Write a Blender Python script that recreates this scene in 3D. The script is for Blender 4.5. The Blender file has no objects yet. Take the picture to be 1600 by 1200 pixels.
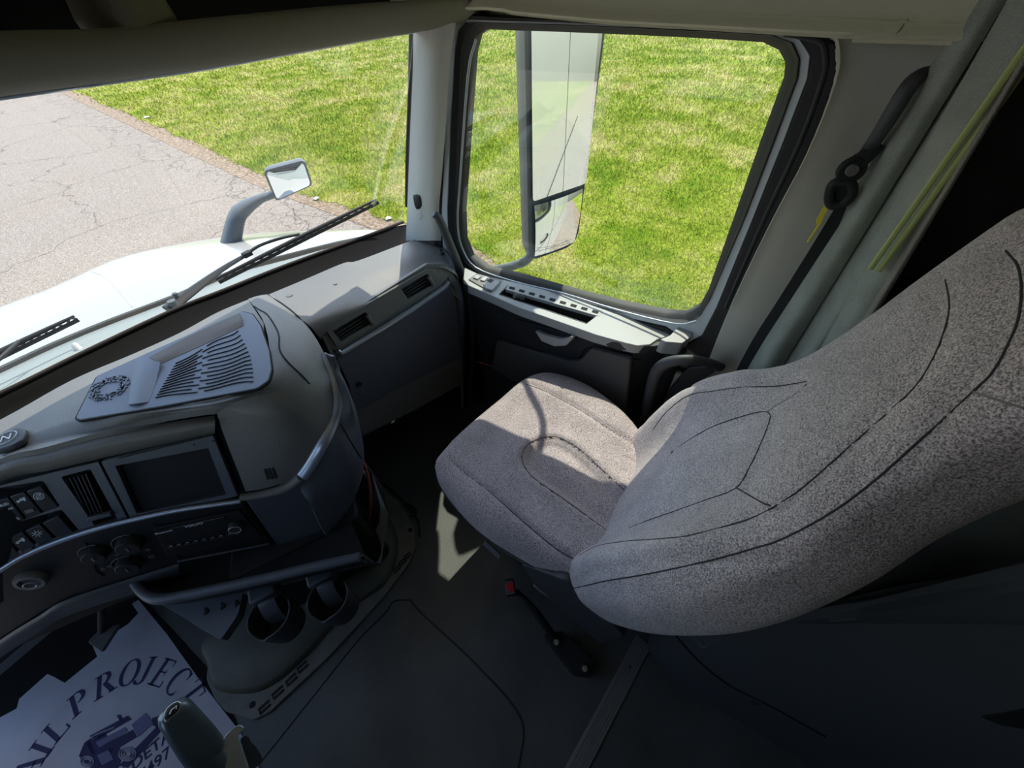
import bpy, bmesh, math, random
import numpy as np
from mathutils import Vector as V, Matrix
from mathutils.bvhtree import BVHTree
random.seed(7); rng = np.random.default_rng(7)
C = bpy.context.scene.collection
S = bpy.context.scene

# ------------------------------------------------------------------ camera, sky, sun, exposure
CAM = V((0, 0, 1.55)); FPX = 600.0
_up = -V((40, -540, -600)).normalized()
_h = V((0, 0, -1)); _h = (_h - _up * _h.dot(_up)).normalized()
_r = _h.cross(_up); _t = math.radians(55)
_Y = _h * math.cos(_t) - _r * math.sin(_t); _X = _h * math.sin(_t) + _r * math.cos(_t)
RM = Matrix((_X, _Y, _up))                       # camera axes -> truck axes (x right, y forward, z up)
cd = bpy.data.cameras.new('camera'); cam = bpy.data.objects.new('camera', cd); C.objects.link(cam)
cam.matrix_world = Matrix.Translation(CAM) @ RM.to_4x4()
cd.sensor_width = 36; cd.lens = 36 * FPX / 1600; cd.clip_start = 0.02; cd.clip_end = 500
S.camera = cam
w = bpy.data.worlds.new('sky'); S.world = w; w.use_nodes = True
wt = w.node_tree; sk = wt.nodes.new('ShaderNodeTexSky'); sk.sky_type = 'NISHITA'
sk.sun_disc = False; sk.sun_elevation = math.radians(55); sk.sun_rotation = math.radians(60); sk.air_density = 1.0
wt.links.new(sk.outputs[0], wt.nodes['Background'].inputs[0]); wt.nodes['Background'].inputs[1].default_value = 0.30
SUN = V((.63, .15, 1)).normalized()
sl = bpy.data.lights.new('sun', 'SUN'); sl.energy = 4.3; sl.angle = math.radians(.53); sl.color = (1, .93, .82)
so = bpy.data.objects.new('sun', sl); C.objects.link(so); so.rotation_euler = SUN.to_track_quat('Z', 'Y').to_euler()
S.view_settings.view_transform = 'Standard'; S.view_settings.look = 'None'
S.view_settings.exposure = 0.62; S.view_settings.gamma = 1

# ------------------------------------------------------------------ tools
def ray(px, py): return RM @ V((px - 800, 600 - py, -FPX))
def onp(px, py, p, n):
    d = ray(px, py); n = V(n); return CAM + d * ((V(p) - CAM).dot(n) / d.dot(n))
def Z(px, py, z): return onp(px, py, (0, 0, z), (0, 0, 1))
def X(px, py, x): return onp(px, py, (x, 0, 0), (1, 0, 0))
def Y(px, py, y): return onp(px, py, (0, y, 0), (0, 1, 0))
FP, FN = V((-.02, .87, .65)), V((-.6, -.75, .35)).normalized()   # centre face of the dashboard, turned to the driver
def F(px, py, d=0.0): return onp(px, py, FP + FN * d, FN)
PP, PN = V((.44, .96, .85)), V((-.20, -.97, .10)).normalized()   # passenger face of the dashboard
def Q(px, py, d=0.0): return onp(px, py, PP + PN * d, PN)

def rootloc(p):
    while p.parent: p = p.parent
    return V(p.location)
def tag(o, label=None, cat=None, group=None, kind=None):
    if label: o['label'] = label
    if cat: o['category'] = cat
    if group: o['group'] = group
    if kind: o['kind'] = kind
    return o
def thing(name, loc, label=None, cat=None, group=None, kind=None):
    o = bpy.data.objects.new(name, None); C.objects.link(o); o.location = V(loc); o.empty_display_size = .05
    return tag(o, label, cat, group, kind)
def mesh(name, vs, fs, mat, parent=None, smooth=True, angle=35, origin=None):
    vs = [V(v) for v in vs]
    o0 = rootloc(parent) if parent else (V(origin) if origin is not None else sum(vs, V((0, 0, 0))) / max(1, len(vs)))
    me = bpy.data.meshes.new(name); me.from_pydata([v - o0 for v in vs], [], fs); me.update()
    bm = bmesh.new(); bm.from_mesh(me); bmesh.ops.recalc_face_normals(bm, faces=bm.faces); bm.to_mesh(me); bm.free()
    me.materials.append(mat)
    if smooth:
        me.polygons.foreach_set('use_smooth', [True] * len(me.polygons))
        try: me.set_sharp_from_angle(angle=math.radians(angle))
        except Exception: pass
    o = bpy.data.objects.new(name, me); C.objects.link(o)
    if parent: o.parent = parent
    else: o.location = o0
    return o
def bev(o, w=.003, seg=2, ang=40):
    m = o.modifiers.new('bevel', 'BEVEL'); m.width = w; m.segments = seg; m.limit_method = 'ANGLE'; m.angle_limit = math.radians(ang)
    m.harden_normals = False
    return o
def cr(pts, n, closed=False):
    pts = [V(p) for p in pts]; N = len(pts); out = []
    if N < 2: return pts
    rngk = range(N) if closed else range(N - 1)
    for i in rngk:
        if closed: p0, p1, p2, p3 = pts[i - 1], pts[i], pts[(i + 1) % N], pts[(i + 2) % N]
        else:
            p1, p2 = pts[i], pts[i + 1]; p0 = pts[i - 1] if i else p1 * 2 - p2; p3 = pts[i + 2] if i + 2 < N else p2 * 2 - p1
        for k in range(n):
            t = k / n
            out.append(.5 * ((2 * p1) + (p2 - p0) * t + (2 * p0 - 5 * p1 + 4 * p2 - p3) * t * t + (3 * p1 - p0 - 3 * p2 + p3) * t ** 3))
    if not closed: out.append(pts[-1])
    return out
def lin(pts, n):
    out = []
    for a, b in zip(pts, pts[1:]):
        for k in range(n): out.append(V(a).lerp(V(b), k / n))
    return out + [V(pts[-1])]
def sheet(name, rows, mat, parent=None, thick=.01, nu=5, nv=5, away=True, curve=True, angle=50, origin=None, linrows=False):
    """rows of points -> smooth shell with real thickness, pushed away from the viewer's side"""
    R = [cr(r, nu) if curve else lin(r, 1) for r in rows]
    cols = list(zip(*R)); cols = [(lin(c, nv) if linrows else cr(c, nv)) for c in cols]
    g = [list(r) for r in zip(*cols)]; nr, nc = len(g), len(g[0])
    nrm = [[None] * nc for _ in range(nr)]
    for i in range(nr):
        for j in range(nc):
            a = g[min(i + 1, nr - 1)][j] - g[max(i - 1, 0)][j]; b = g[i][min(j + 1, nc - 1)] - g[i][max(j - 1, 0)]
            n = a.cross(b)
            nrm[i][j] = n.normalized() if n.length > 1e-12 else V((0, 0, 1))
    mid = g[nr // 2][nc // 2]; s = 1 if nrm[nr // 2][nc // 2].dot(mid - CAM) > 0 else -1
    if not away: s = -s
    vs = [p for r in g for p in r] + [g[i][j] + nrm[i][j] * s * thick for i in range(nr) for j in range(nc)]
    N = nr * nc; fs = []
    for i in range(nr - 1):
        for j in range(nc - 1):
            a, b, c, d = i * nc + j, i * nc + j + 1, (i + 1) * nc + j + 1, (i + 1) * nc + j
            fs += [(a, b, c, d), (N + d, N + c, N + b, N + a)]
    bd = [j for j in range(nc)] + [i * nc + nc - 1 for i in range(1, nr)] + [(nr - 1) * nc + j for j in range(nc - 2, -1, -1)] + [i * nc for i in range(nr - 2, 0, -1)]
    for a, b in zip(bd, bd[1:] + bd[:1]): fs.append((a, b, N + b, N + a))
    return mesh(name, vs, fs, mat, parent, angle=angle, origin=origin)
def rounded(poly, r, n=5):
    out = []; N = len(poly); rr = r if isinstance(r, (list, tuple)) else [r] * N
    for i in range(N):
        p0, p1, p2 = V(poly[i - 1]), V(poly[i]), V(poly[(i + 1) % N])
        a, b = (p0 - p1), (p2 - p1); q = min(rr[i], a.length * .49, b.length * .49)
        if q < 1e-5: out.append(p1); continue
        A, B = p1 + a.normalized() * q, p1 + b.normalized() * q
        for k in range(n + 1):
            t = k / n; out.append(A * (1 - t) ** 2 + p1 * 2 * t * (1 - t) + B * t * t)
    return out
def prism(name, poly, n, depth, mat, parent=None, bevel=.0015, seg=2, r=0, smooth=True, origin=None):
    """closed outline extruded by -n*depth (n points to the viewer)"""
    if r: poly = rounded(poly, r)
    poly = [V(p) for p in poly]; n = V(n).normalized(); N = len(poly)
    vs = poly + [p - n * depth for p in poly]
    fs = [tuple(range(N)), tuple(range(2 * N - 1, N - 1, -1))] + [(i, (i + 1) % N, N + (i + 1) % N, N + i) for i in range(N)]
    o = mesh(name, vs, fs, mat, parent, smooth=smooth, angle=40, origin=origin)
    if bevel: bev(o, bevel, seg)
    return o
def ringp(name, outer, inner, n, depth, mat, parent=None, bevel=.001, origin=None):
    """frame between two outlines of equal length"""
    n = V(n).normalized(); N = len(outer)
    vs = [V(p) for p in outer] + [V(p) for p in inner] + [V(p) - n * depth for p in outer] + [V(p) - n * depth for p in inner]
    fs = []
    for i in range(N):
        j = (i + 1) % N
        fs += [(i, j, N + j, N + i), (2 * N + i, 3 * N + i, 3 * N + j, 2 * N + j), (i, 2 * N + i, 2 * N + j, j), (N + i, N + j, 3 * N + j, 3 * N + i)]
    o = mesh(name, vs, fs, mat, parent, angle=40, origin=origin)
    if bevel: bev(o, bevel)
    return o
def sect(n, kx=1.0, ky=1.0, p=2.0):
    out = []
    for i in range(n):
        a = 2 * math.pi * i / n; c, s = math.cos(a), math.sin(a)
        out.append((kx * math.copysign(abs(c) ** (2 / p), c), ky * math.copysign(abs(s) ** (2 / p), s)))
    return out
def tubegeo(pts, r, n=10, kx=1, ky=1, p=2, up=None, cap=True, closed=False):
    pts = [V(q) for q in pts]; N = len(pts); rr = r if isinstance(r, (list, tuple)) else [r] * N
    vs, fs = [], []; sc = sect(n, kx, ky, p); u = None
    for i in range(N):
        if closed: t = (pts[(i + 1) % N] - pts[i - 1])
        else: t = pts[min(i + 1, N - 1)] - pts[max(i - 1, 0)]
        t = t.normalized() if t.length > 1e-12 else V((0, 0, 1))
        if up is not None: u = V(up) - t * V(up).dot(t)
        else:
            if u is None: u = V((0, 0, 1)) if abs(t.z) < .9 else V((1, 0, 0))
            u = u - t * u.dot(t)
        u = u.normalized(); s = t.cross(u)
        for a, b in sc: vs.append(pts[i] + (s * a + u * b) * rr[i])
    M = N if closed else N - 1
    for i in range(M):
        i2 = (i + 1) % N
        for k in range(n):
            k2 = (k + 1) % n; fs.append((i * n + k, i * n + k2, i2 * n + k2, i2 * n + k))
    if cap and not closed: fs += [tuple(range(n - 1, -1, -1)), tuple((N - 1) * n + k for k in range(n))]
    return vs, fs
def tube(name, pts, r, mat, parent=None, n=10, kx=1, ky=1, p=2, up=None, sm=0, closed=False, origin=None, angle=45):
    if sm:
        L = len(pts)
        if isinstance(r, (list, tuple)):
            r2 = []
            for a, b in zip(r, r[1:]): r2 += [a + (b - a) * k / sm for k in range(sm)]
            r = r2 + [r[-1]]
        pts = cr(pts, sm, closed)
    vs, fs = tubegeo(pts, r, n, kx, ky, p, up, True, closed)
    return mesh(name, vs, fs, mat, parent, origin=origin, angle=angle)
def merge(parts):
    vs, fs = [], []
    for v, f in parts:
        b = len(vs); vs += list(v); fs += [tuple(i + b for i in q) for q in f]
    return vs, fs
def tubes(name, lists, r, mat, parent=None, n=6, **k):
    vs, fs = merge([tubegeo(l, r, n, **k) for l in lists if len(l) > 1]); return mesh(name, vs, fs, mat, parent)
def boxgeo(c, ax, ay, az, sx, sy, sz):
    c, ax, ay, az = V(c), V(ax), V(ay), V(az); vs = []
    for a in (-1, 1):
        for b in (-1, 1):
            for d in (-1, 1): vs.append(c + ax * a * sx / 2 + ay * b * sy / 2 + az * d * sz / 2)
    return vs, [(0, 1, 3, 2), (4, 6, 7, 5), (0, 4, 5, 1), (2, 3, 7, 6), (0, 2, 6, 4), (1, 5, 7, 3)]
EX, EY, EZ = V((1, 0, 0)), V((0, 1, 0)), V((0, 0, 1))
def box(name, c, s, mat, parent=None, ax=EX, ay=EY, az=EZ, bevel=.002, origin=None, seg=2):
    vs, fs = boxgeo(c, ax, ay, az, *s); o = mesh(name, vs, fs, mat, parent, smooth=True, angle=30, origin=origin)
    if bevel: bev(o, bevel, seg)
    return o
def cyl(name, c, axis, r, h, mat, parent=None, n=24, r2=None, bevel=.001, origin=None):
    c, a = V(c), V(axis).normalized()
    vs, fs = tubegeo([c - a * h / 2, c + a * h / 2], [r, r2 if r2 is not None else r], n)
    o = mesh(name, vs, fs, mat, parent, angle=40, origin=origin)
    if bevel: bev(o, bevel)
    return o
def lathe(c, axis, prof, n=28):
    a = V(axis).normalized(); u = a.orthogonal().normalized(); v = a.cross(u); vs, fs = [], []
    for (r, h) in prof:
        for k in range(n):
            t = 2 * math.pi * k / n; vs.append(V(c) + a * h + (u * math.cos(t) + v * math.sin(t)) * r)
    for i in range(len(prof) - 1):
        for k in range(n): fs.append((i * n + k, i * n + (k + 1) % n, (i + 1) * n + (k + 1) % n, (i + 1) * n + k))
    fs += [tuple(range(n - 1, -1, -1)), tuple((len(prof) - 1) * n + k for k in range(n))]
    return vs, fs
def cut(o, cutters):
    """carve openings; the cutters do not stay in the scene"""
    for c in cutters:
        m = o.modifiers.new('b', 'BOOLEAN'); m.operation = 'DIFFERENCE'; m.object = c; m.solver = 'EXACT'
    bpy.context.view_layer.update()
    dg = bpy.context.evaluated_depsgraph_get(); me = bpy.data.meshes.new_from_object(o.evaluated_get(dg))
    o.modifiers.clear(); o.data = me
    me.polygons.foreach_set('use_smooth', [True] * len(me.polygons)); me.set_sharp_from_angle(angle=math.radians(35))
    for c in cutters: bpy.data.objects.remove(c)
    return o
def textgeo(s, size, bold=0.0, shear=0.0, extrude=.0004, align='CENTER', xs=1.0):
    cu = bpy.data.curves.new('t', 'FONT'); cu.body = s; cu.size = size; cu.offset = bold * size; cu.shear = shear; cu.extrude = extrude
    cu.align_x = align; cu.align_y = 'CENTER'; cu.resolution_u = 3
    o = bpy.data.objects.new('t', cu); C.objects.link(o); bpy.context.view_layer.update()
    me = bpy.data.meshes.new_from_object(o.evaluated_get(bpy.context.evaluated_depsgraph_get()))
    vs = [V((v.co.x * xs, v.co.y, v.co.z)) for v in me.vertices]; fs = [tuple(p.vertices) for p in me.polygons]
    bpy.data.objects.remove(o); bpy.data.curves.remove(cu); bpy.data.meshes.remove(me)
    return vs, fs
def place(g, o, ax, ay):
    ax = V(ax).normalized(); n = ax.cross(V(ay)).normalized(); ay = n.cross(ax); o = V(o)
    return [o + ax * v.x + ay * v.y + n * v.z for v in g[0]], g[1]
def pxpoly(pts, f, *a): return [f(x, y, *a) for x, y in pts]
def bvh(o):
    off = V(o.location) if not o.parent else rootloc(o.parent)
    return BVHTree.FromPolygons([v.co + off for v in o.data.vertices], [tuple(p.vertices) for p in o.data.polygons])
def pxdense(pts, step=6):
    q = cr([V((x, y, 0)) for x, y in pts], 8); out = [q[0]]
    for p in q[1:]:
        if (p - out[-1]).length >= step or p is q[-1]: out.append(p)
    return [(p.x, p.y) for p in out]
def drape(tree, pts, lift=0.0, step=6):
    out = []
    for x, y in pxdense(pts, step):
        loc, n, i, d = tree.ray_cast(CAM, ray(x, y).normalized())
        if loc is None: continue
        if n.dot(loc - CAM) > 0: n = -n
        out.append(loc + n * lift)
    return out

# ------------------------------------------------------------------ materials
def M(name): 
    m = bpy.data.materials.new(name); m.use_nodes = True; return m, m.node_tree, m.node_tree.nodes['Principled BSDF']
def nd(t, typ, **k):
    n = t.nodes.new(typ)
    for a, b in k.items():
        if a.startswith('i_'): n.inputs[a[2:].replace('_', ' ')].default_value = b
        else: setattr(n, a, b)
    return n
def plain(name, col, rough=.5, bump=0.0, scale=900, metal=0, spec=.5, var=0.0, coat=0, vscale=6):
    m, t, b = M(name); b.inputs['Base Color'].default_value = (*col, 1); b.inputs['Roughness'].default_value = rough
    b.inputs['Metallic'].default_value = metal; b.inputs['Specular IOR Level'].default_value = spec; b.inputs['Coat Weight'].default_value = coat
    tc = nd(t, 'ShaderNodeTexCoord')
    if bump:
        n = nd(t, 'ShaderNodeTexNoise', i_Scale=scale, i_Detail=2.0); t.links.new(tc.outputs['Object'], n.inputs['Vector'])
        bp = nd(t, 'ShaderNodeBump', i_Strength=bump, i_Distance=.001); t.links.new(n.outputs[0], bp.inputs['Height']); t.links.new(bp.outputs[0], b.inputs['Normal'])
    if var:
        n = nd(t, 'ShaderNodeTexNoise', i_Scale=vscale, i_Detail=4.0); t.links.new(tc.outputs['Object'], n.inputs['Vector'])
        r = nd(t, 'ShaderNodeValToRGB'); r.color_ramp.elements[0].position = .3; r.color_ramp.elements[1].position = .7
        r.color_ramp.elements[0].color = (*[c * (1 - var) for c in col], 1); r.color_ramp.elements[1].color = (*[min(1, c * (1 + var)) for c in col], 1)
        t.links.new(n.outputs[0], r.inputs[0]); t.links.new(r.outputs[0], b.inputs['Base Color'])
    return m
def ramp(t, src, stops):
    r = nd(t, 'ShaderNodeValToRGB'); e = r.color_ramp.elements
    while len(e) < len(stops): e.new(.5)
    for k, (p, c) in enumerate(stops): e[k].position = p; e[k].color = (*c, 1) if len(c) == 3 else c
    t.links.new(src, r.inputs[0]); return r
def mixc(t, f, a, b, mode='MIX'):
    n = nd(t, 'ShaderNodeMix', data_type='RGBA', blend_type=mode)
    if isinstance(f, (int, float)): n.inputs[0].default_value = f
    else: t.links.new(f, n.inputs[0])
    for i, s in ((6, a), (7, b)):
        if isinstance(s, tuple): n.inputs[i].default_value = (*s, 1)
        else: t.links.new(s, n.inputs[i])
    return n.outputs[2]
def fabric(name, dark, light, scale=420, bump=.35, rough=.95, weave=False, sheen=.3):
    m, t, b = M(name); tc = nd(t, 'ShaderNodeTexCoord')
    n = nd(t, 'ShaderNodeTexNoise', i_Scale=scale, i_Detail=3.0, i_Roughness=.7); t.links.new(tc.outputs['Object'], n.inputs['Vector'])
    big = nd(t, 'ShaderNodeTexNoise', i_Scale=14, i_Detail=3.0); t.links.new(tc.outputs['Object'], big.inputs['Vector'])
    r = ramp(t, n.outputs[0], [(.38, dark), (.62, light)])
    r2 = ramp(t, big.outputs[0], [(.3, (.85, .85, .85)), (.7, (1.1, 1.1, 1.1))])
    c = mixc(t, 1.0, r.outputs[0], r2.outputs[0], 'MULTIPLY'); t.links.new(c, b.inputs['Base Color'])
    b.inputs['Roughness'].default_value = rough; b.inputs['Sheen Weight'].default_value = sheen; b.inputs['Specular IOR Level'].default_value = .15
    h = n.outputs[0]
    if weave:
        wv = nd(t, 'ShaderNodeTexWave', i_Scale=260.0, i_Distortion=1.0); wv.bands_direction = 'Z'; t.links.new(tc.outputs['Object'], wv.inputs['Vector']); h = wv.outputs['Fac']
    bp = nd(t, 'ShaderNodeBump', i_Strength=bump, i_Distance=.0012); t.links.new(h, bp.inputs['Height']); t.links.new(bp.outputs[0], b.inputs['Normal'])
    return m
def glassmat(name, tint=(.93, .97, .94), refl=.06):
    m = bpy.data.materials.new(name); m.use_nodes = True; t = m.node_tree; t.nodes.clear()
    out = nd(t, 'ShaderNodeOutputMaterial'); tr = nd(t, 'ShaderNodeBsdfTransparent'); tr.inputs[0].default_value = (*tint, 1)
    gl = nd(t, 'ShaderNodeBsdfGlossy', i_Roughness=.0); fr = nd(t, 'ShaderNodeLayerWeight', i_Blend=.25)
    ml = nd(t, 'ShaderNodeMath', operation='MULTIPLY_ADD'); ml.inputs[1].default_value = .35; ml.inputs[2].default_value = refl
    t.links.new(fr.outputs['Facing'], ml.inputs[0]); mx = nd(t, 'ShaderNodeMixShader')
    t.links.new(ml.outputs[0], mx.inputs[0]); t.links.new(tr.outputs[0], mx.inputs[1]); t.links.new(gl.outputs[0], mx.inputs[2]); t.links.new(mx.outputs[0], out.inputs[0])
    return m
mt = {}
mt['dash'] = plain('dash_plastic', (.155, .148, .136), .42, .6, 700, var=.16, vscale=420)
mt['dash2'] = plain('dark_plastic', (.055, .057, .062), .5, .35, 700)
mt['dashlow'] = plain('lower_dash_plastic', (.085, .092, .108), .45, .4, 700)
mt['pad'] = plain('tray_rubber', (.18, .205, .26), .5, .3, 900)
mt['black'] = plain('black_plastic', (.020, .020, .021), .55, .2, 700, spec=.3)
mt['rubber'] = plain('black_rubber', (.016, .016, .017), .6, .3, 400)
mt['gap'] = plain('dark_gap', (.006, .006, .006), .8)
mt['silver'] = plain('satin_silver_trim', (.42, .45, .5), .32, .05, 900, metal=.6)
mt['vent'] = plain('vent_bezel', (.14, .14, .13), .4, .3, 800)
mt['doorlite'] = plain('door_ledge_plastic', (.40, .40, .385), .45, .7, 600)
mt['doordark'] = plain('door_panel_plastic', (.03, .031, .034), .5, .4, 600)
mt['doorin'] = plain('door_insert', (.085, .078, .074), .8, .5, 500)
mt['floor'] = plain('rubber_floor', (.085, .087, .083), .6, .9, 260, var=.25, vscale=5)
mt['olive'] = plain('tunnel_cover', (.085, .085, .062), .6, .4, 300, var=.25, vscale=9)
mt['flange'] = plain('console_flange', (.15, .145, .12), .6, .4, 400, var=.2, vscale=20)
mt['beige'] = plain('beige_trim', (.74, .71, .61), .7, .5, 500)
mt['beige2'] = plain('headliner', (.66, .63, .46), .9, .8, 450)
mt['pillar'] = plain('grey_pillar_trim', (.68, .665, .60), .6, .4, 500)
mt['console'] = plain('overhead_console', (.17, .155, .115), .7, .6, 500)
mt['white'] = plain('white_paint', (.42, .41, .39), .3, 0, coat=.6)
mt['whited'] = plain('door_edge_paint', (.62, .66, .68), .35)
mt['cowl'] = plain('grey_white_cowl', (.25, .275, .26), .5, .2, 300)
mt['curt'] = fabric('curtain_cloth', (.27, .29, .245), (.42, .435, .38), 900, .5, weave=True, sheen=.1)
mt['curt2'] = fabric('curtain_lining', (.22, .20, .165), (.33, .30, .25), 1200, .5, weave=True, sheen=.1)
mt['pipe'] = plain('yellow_green_piping', (.42, .47, .16), .6)
mt['seat'] = fabric('seat_fabric', (.13, .108, .112), (.66, .56, .56), 460, .5)
mt['seat2'] = fabric('seat_side_fabric', (.05, .045, .045), (.16, .15, .15), 380, .5)
mt['thread'] = plain('dark_thread', (.03, .028, .03), .9)
mt['thread2'] = plain('grey_thread', (.2, .18, .17), .9)
mt['steel'] = plain('steel', (.4, .4, .4), .3, metal=1)
mt['alu'] = plain('brushed_aluminium', (.27, .28, .29), .45, .3, 200, metal=.5)
mt['red'] = plain('red_button', (.65, .015, .03), .35)
mt['redtrim'] = plain('red_edge_trim', (.55, .12, .08), .5)
mt['web'] = fabric('belt_webbing', (.012, .012, .013), (.02, .02, .022), 600, .4, weave=True)
mt['yellow'] = plain('yellow_tag', (.75, .62, .03), .5)
mt['cab'] = plain('cabinet_panel', (.08, .084, .090), .6, .5, 500)
mt['mat'] = plain('paper_mat', (.42, .42, .47), .85, .2, 60, var=.12, vscale=7)
mt['ink'] = plain('navy_ink', (.02, .018, .08), .8)
mt['ink2'] = plain('violet_grey_ink', (.13, .13, .24), .8)
mt['shift'] = plain('shifter_metallic', (.13, .16, .17), .3, .1, 800, metal=.4)
mt['shift2'] = plain('shifter_silver', (.35, .37, .38), .25, metal=.8)
mt['mirhouse'] = plain('mirror_housing', (.11, .12, .13), .45, .3, 500)
mt['mirror'] = plain('mirror_glass', (.92, .94, .94), .0, metal=1)
mt['wiper'] = plain('wiper_metal', (.035, .035, .036), .55, spec=.25)
mt['trough'] = plain('trough_black', (.010, .0095, .009), .9, .2, 500, spec=.08)
mt['mark'] = plain('white_marking', (.72, .72, .72), .6)
mt['markd'] = plain('dim_marking', (.22, .22, .23), .6)
mt['sw'] = plain('rocker_switch', (.03, .032, .037), .35, .1)
mt['screenwall'] = plain('pocket_lining', (.05, .06, .075), .35, .2, 700, var=.3, vscale=18)
mt['glass'] = glassmat('windshield_glass', (.95, .97, .96), .025)
mt['glass2'] = glassmat('door_glass', (.93, .97, .93), .045)
mt['debris'] = plain('pale_litter', (.8, .78, .7), .8)

# lawn
m, t, b = M('lawn'); tc = nd(t, 'ShaderNodeTexCoord')
n1 = nd(t, 'ShaderNodeTexNoise', i_Scale=1.1, i_Detail=5.0, i_Roughness=.65); n2 = nd(t, 'ShaderNodeTexNoise', i_Scale=26, i_Detail=6.0, i_Roughness=.8)
for n in (n1, n2): t.links.new(tc.outputs['Object'], n.inputs['Vector'])
r1 = ramp(t, n1.outputs[0], [(.35, (.16, .24, .012)), (.5, (.30, .33, .04)), (.68, (.48, .41, .16))])
r2 = ramp(t, n2.outputs[0], [(.33, (.35, .42, .3)), (.5, (.9, .95, .8)), (.66, (1.6, 1.5, 1.4))])
t.links.new(mixc(t, 1.0, r1.outputs[0], r2.outputs[0], 'MULTIPLY'), b.inputs['Base Color']); b.inputs['Roughness'].default_value = .9; b.inputs['Specular IOR Level'].default_value = .1
bp = nd(t, 'ShaderNodeBump', i_Strength=.8, i_Distance=.03); t.links.new(n2.outputs[0], bp.inputs['Height']); t.links.new(bp.outputs[0], b.inputs['Normal'])
mt['lawn'] = m
m, t, b = M('grass_blades'); tc = nd(t, 'ShaderNodeTexCoord')
n1 = nd(t, 'ShaderNodeTexNoise', i_Scale=1.1, i_Detail=5.0, i_Roughness=.65); n2 = nd(t, 'ShaderNodeTexNoise', i_Scale=60, i_Detail=1.0)
for n in (n1, n2): t.links.new(tc.outputs['Object'], n.inputs['Vector'])
ad = nd(t, 'ShaderNodeMath', operation='MULTIPLY_ADD'); ad.inputs[1].default_value = .55; t.links.new(n2.outputs[0], ad.inputs[0])
sb = nd(t, 'ShaderNodeMath', operation='SUBTRACT'); sb.inputs[1].default_value = .275; t.links.new(n1.outputs[0], sb.inputs[0]); t.links.new(sb.outputs[0], ad.inputs[2])
r1 = ramp(t, ad.outputs[0], [(.28, (.17, .22, .010)), (.46, (.33, .345, .026)), (.64, (.60, .50, .20))])
t.links.new(r1.outputs[0], b.inputs['Base Color']); b.inputs['Roughness'].default_value = .7; b.inputs['Specular IOR Level'].default_value = .2
mt['blade'] = m
# asphalt with cracks
m, t, b = M('asphalt'); tc = nd(t, 'ShaderNodeTexCoord')
n2 = nd(t, 'ShaderNodeTexNoise', i_Scale=70, i_Detail=5.0, i_Roughness=.8); nb = nd(t, 'ShaderNodeTexNoise', i_Scale=.7, i_Detail=3.0)
nw = nd(t, 'ShaderNodeTexNoise', i_Scale=2.2, i_Detail=4.0)
for n in (n2, nb, nw): t.links.new(tc.outputs['Object'], n.inputs['Vector'])
r = ramp(t, n2.outputs[0], [(.38, (.12, .097, .074)), (.5, (.28, .225, .18)), (.62, (.54, .46, .38))])
warp = mixc(t, .35, tc.outputs['Object'], nw.outputs['Color'])
def cracks(scale, w, maskpos):
    vo = nd(t, 'ShaderNodeTexVoronoi', feature='DISTANCE_TO_EDGE', i_Scale=scale); t.links.new(warp, vo.inputs['Vector'])
    return ramp(t, vo.outputs['Distance'], [(0.0, (.38, .36, .34)), (w, (1, 1, 1))])
c1 = cracks(.55, .006, 0); c2 = cracks(4.2, .035, 0)
# fine alligator cracks only along the verge (geometry x of the road edge) and in patches
sx = nd(t, 'ShaderNodeSeparateXYZ'); t.links.new(tc.outputs['Object'], sx.inputs[0])
e = nd(t, 'ShaderNodeMath', operation='MULTIPLY_ADD'); e.inputs[1].default_value = -.145; t.links.new(sx.outputs[1], e.inputs[0]); t.links.new(sx.outputs[0], e.inputs[2])
e2 = nd(t, 'ShaderNodeMath', operation='MULTIPLY_ADD'); e2.inputs[1].default_value = 1.6; t.links.new(nb.outputs[0], e2.inputs[0]); t.links.new(e.outputs[0], e2.inputs[2])
em = ramp(t, e2.outputs[0], [(0, (0, 0, 0)), (1, (1, 1, 1))]); em.color_ramp.elements[0].position = 0
mr = nd(t, 'ShaderNodeMapRange'); mr.inputs[1].default_value = 2.7; mr.inputs[2].default_value = 3.3; t.links.new(e2.outputs[0], mr.inputs[0])
c2m = mixc(t, mr.outputs[0], (1.0, 1.0, 1.0), c2.outputs[0])
cc = mixc(t, 1.0, c1.outputs[0], c2m, 'MULTIPLY'); col = mixc(t, 1.0, r.outputs[0], cc, 'MULTIPLY')
t.links.new(col, b.inputs['Base Color']); b.inputs['Roughness'].default_value = .9
bp = nd(t, 'ShaderNodeBump', i_Strength=.6, i_Distance=.01); t.links.new(n2.outputs[0], bp.inputs['Height']); t.links.new(bp.outputs[0], b.inputs['Normal'])
mt['asphalt'] = m
m, t, b = M('bare_soil_verge'); tc = nd(t, 'ShaderNodeTexCoord')
n2 = nd(t, 'ShaderNodeTexNoise', i_Scale=14, i_Detail=8.0, i_Roughness=.75); t.links.new(tc.outputs['Object'], n2.inputs['Vector'])
r = ramp(t, n2.outputs[0], [(.34, (.13, .085, .05)), (.5, (.29, .20, .125)), (.66, (.50, .40, .31))]); t.links.new(r.outputs[0], b.inputs['Base Color']); b.inputs['Roughness'].default_value = .95
bp = nd(t, 'ShaderNodeBump', i_Strength=.9, i_Distance=.02); t.links.new(n2.outputs[0], bp.inputs['Height']); t.links.new(bp.outputs[0], b.inputs['Normal'])
mt['soil'] = m

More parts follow.
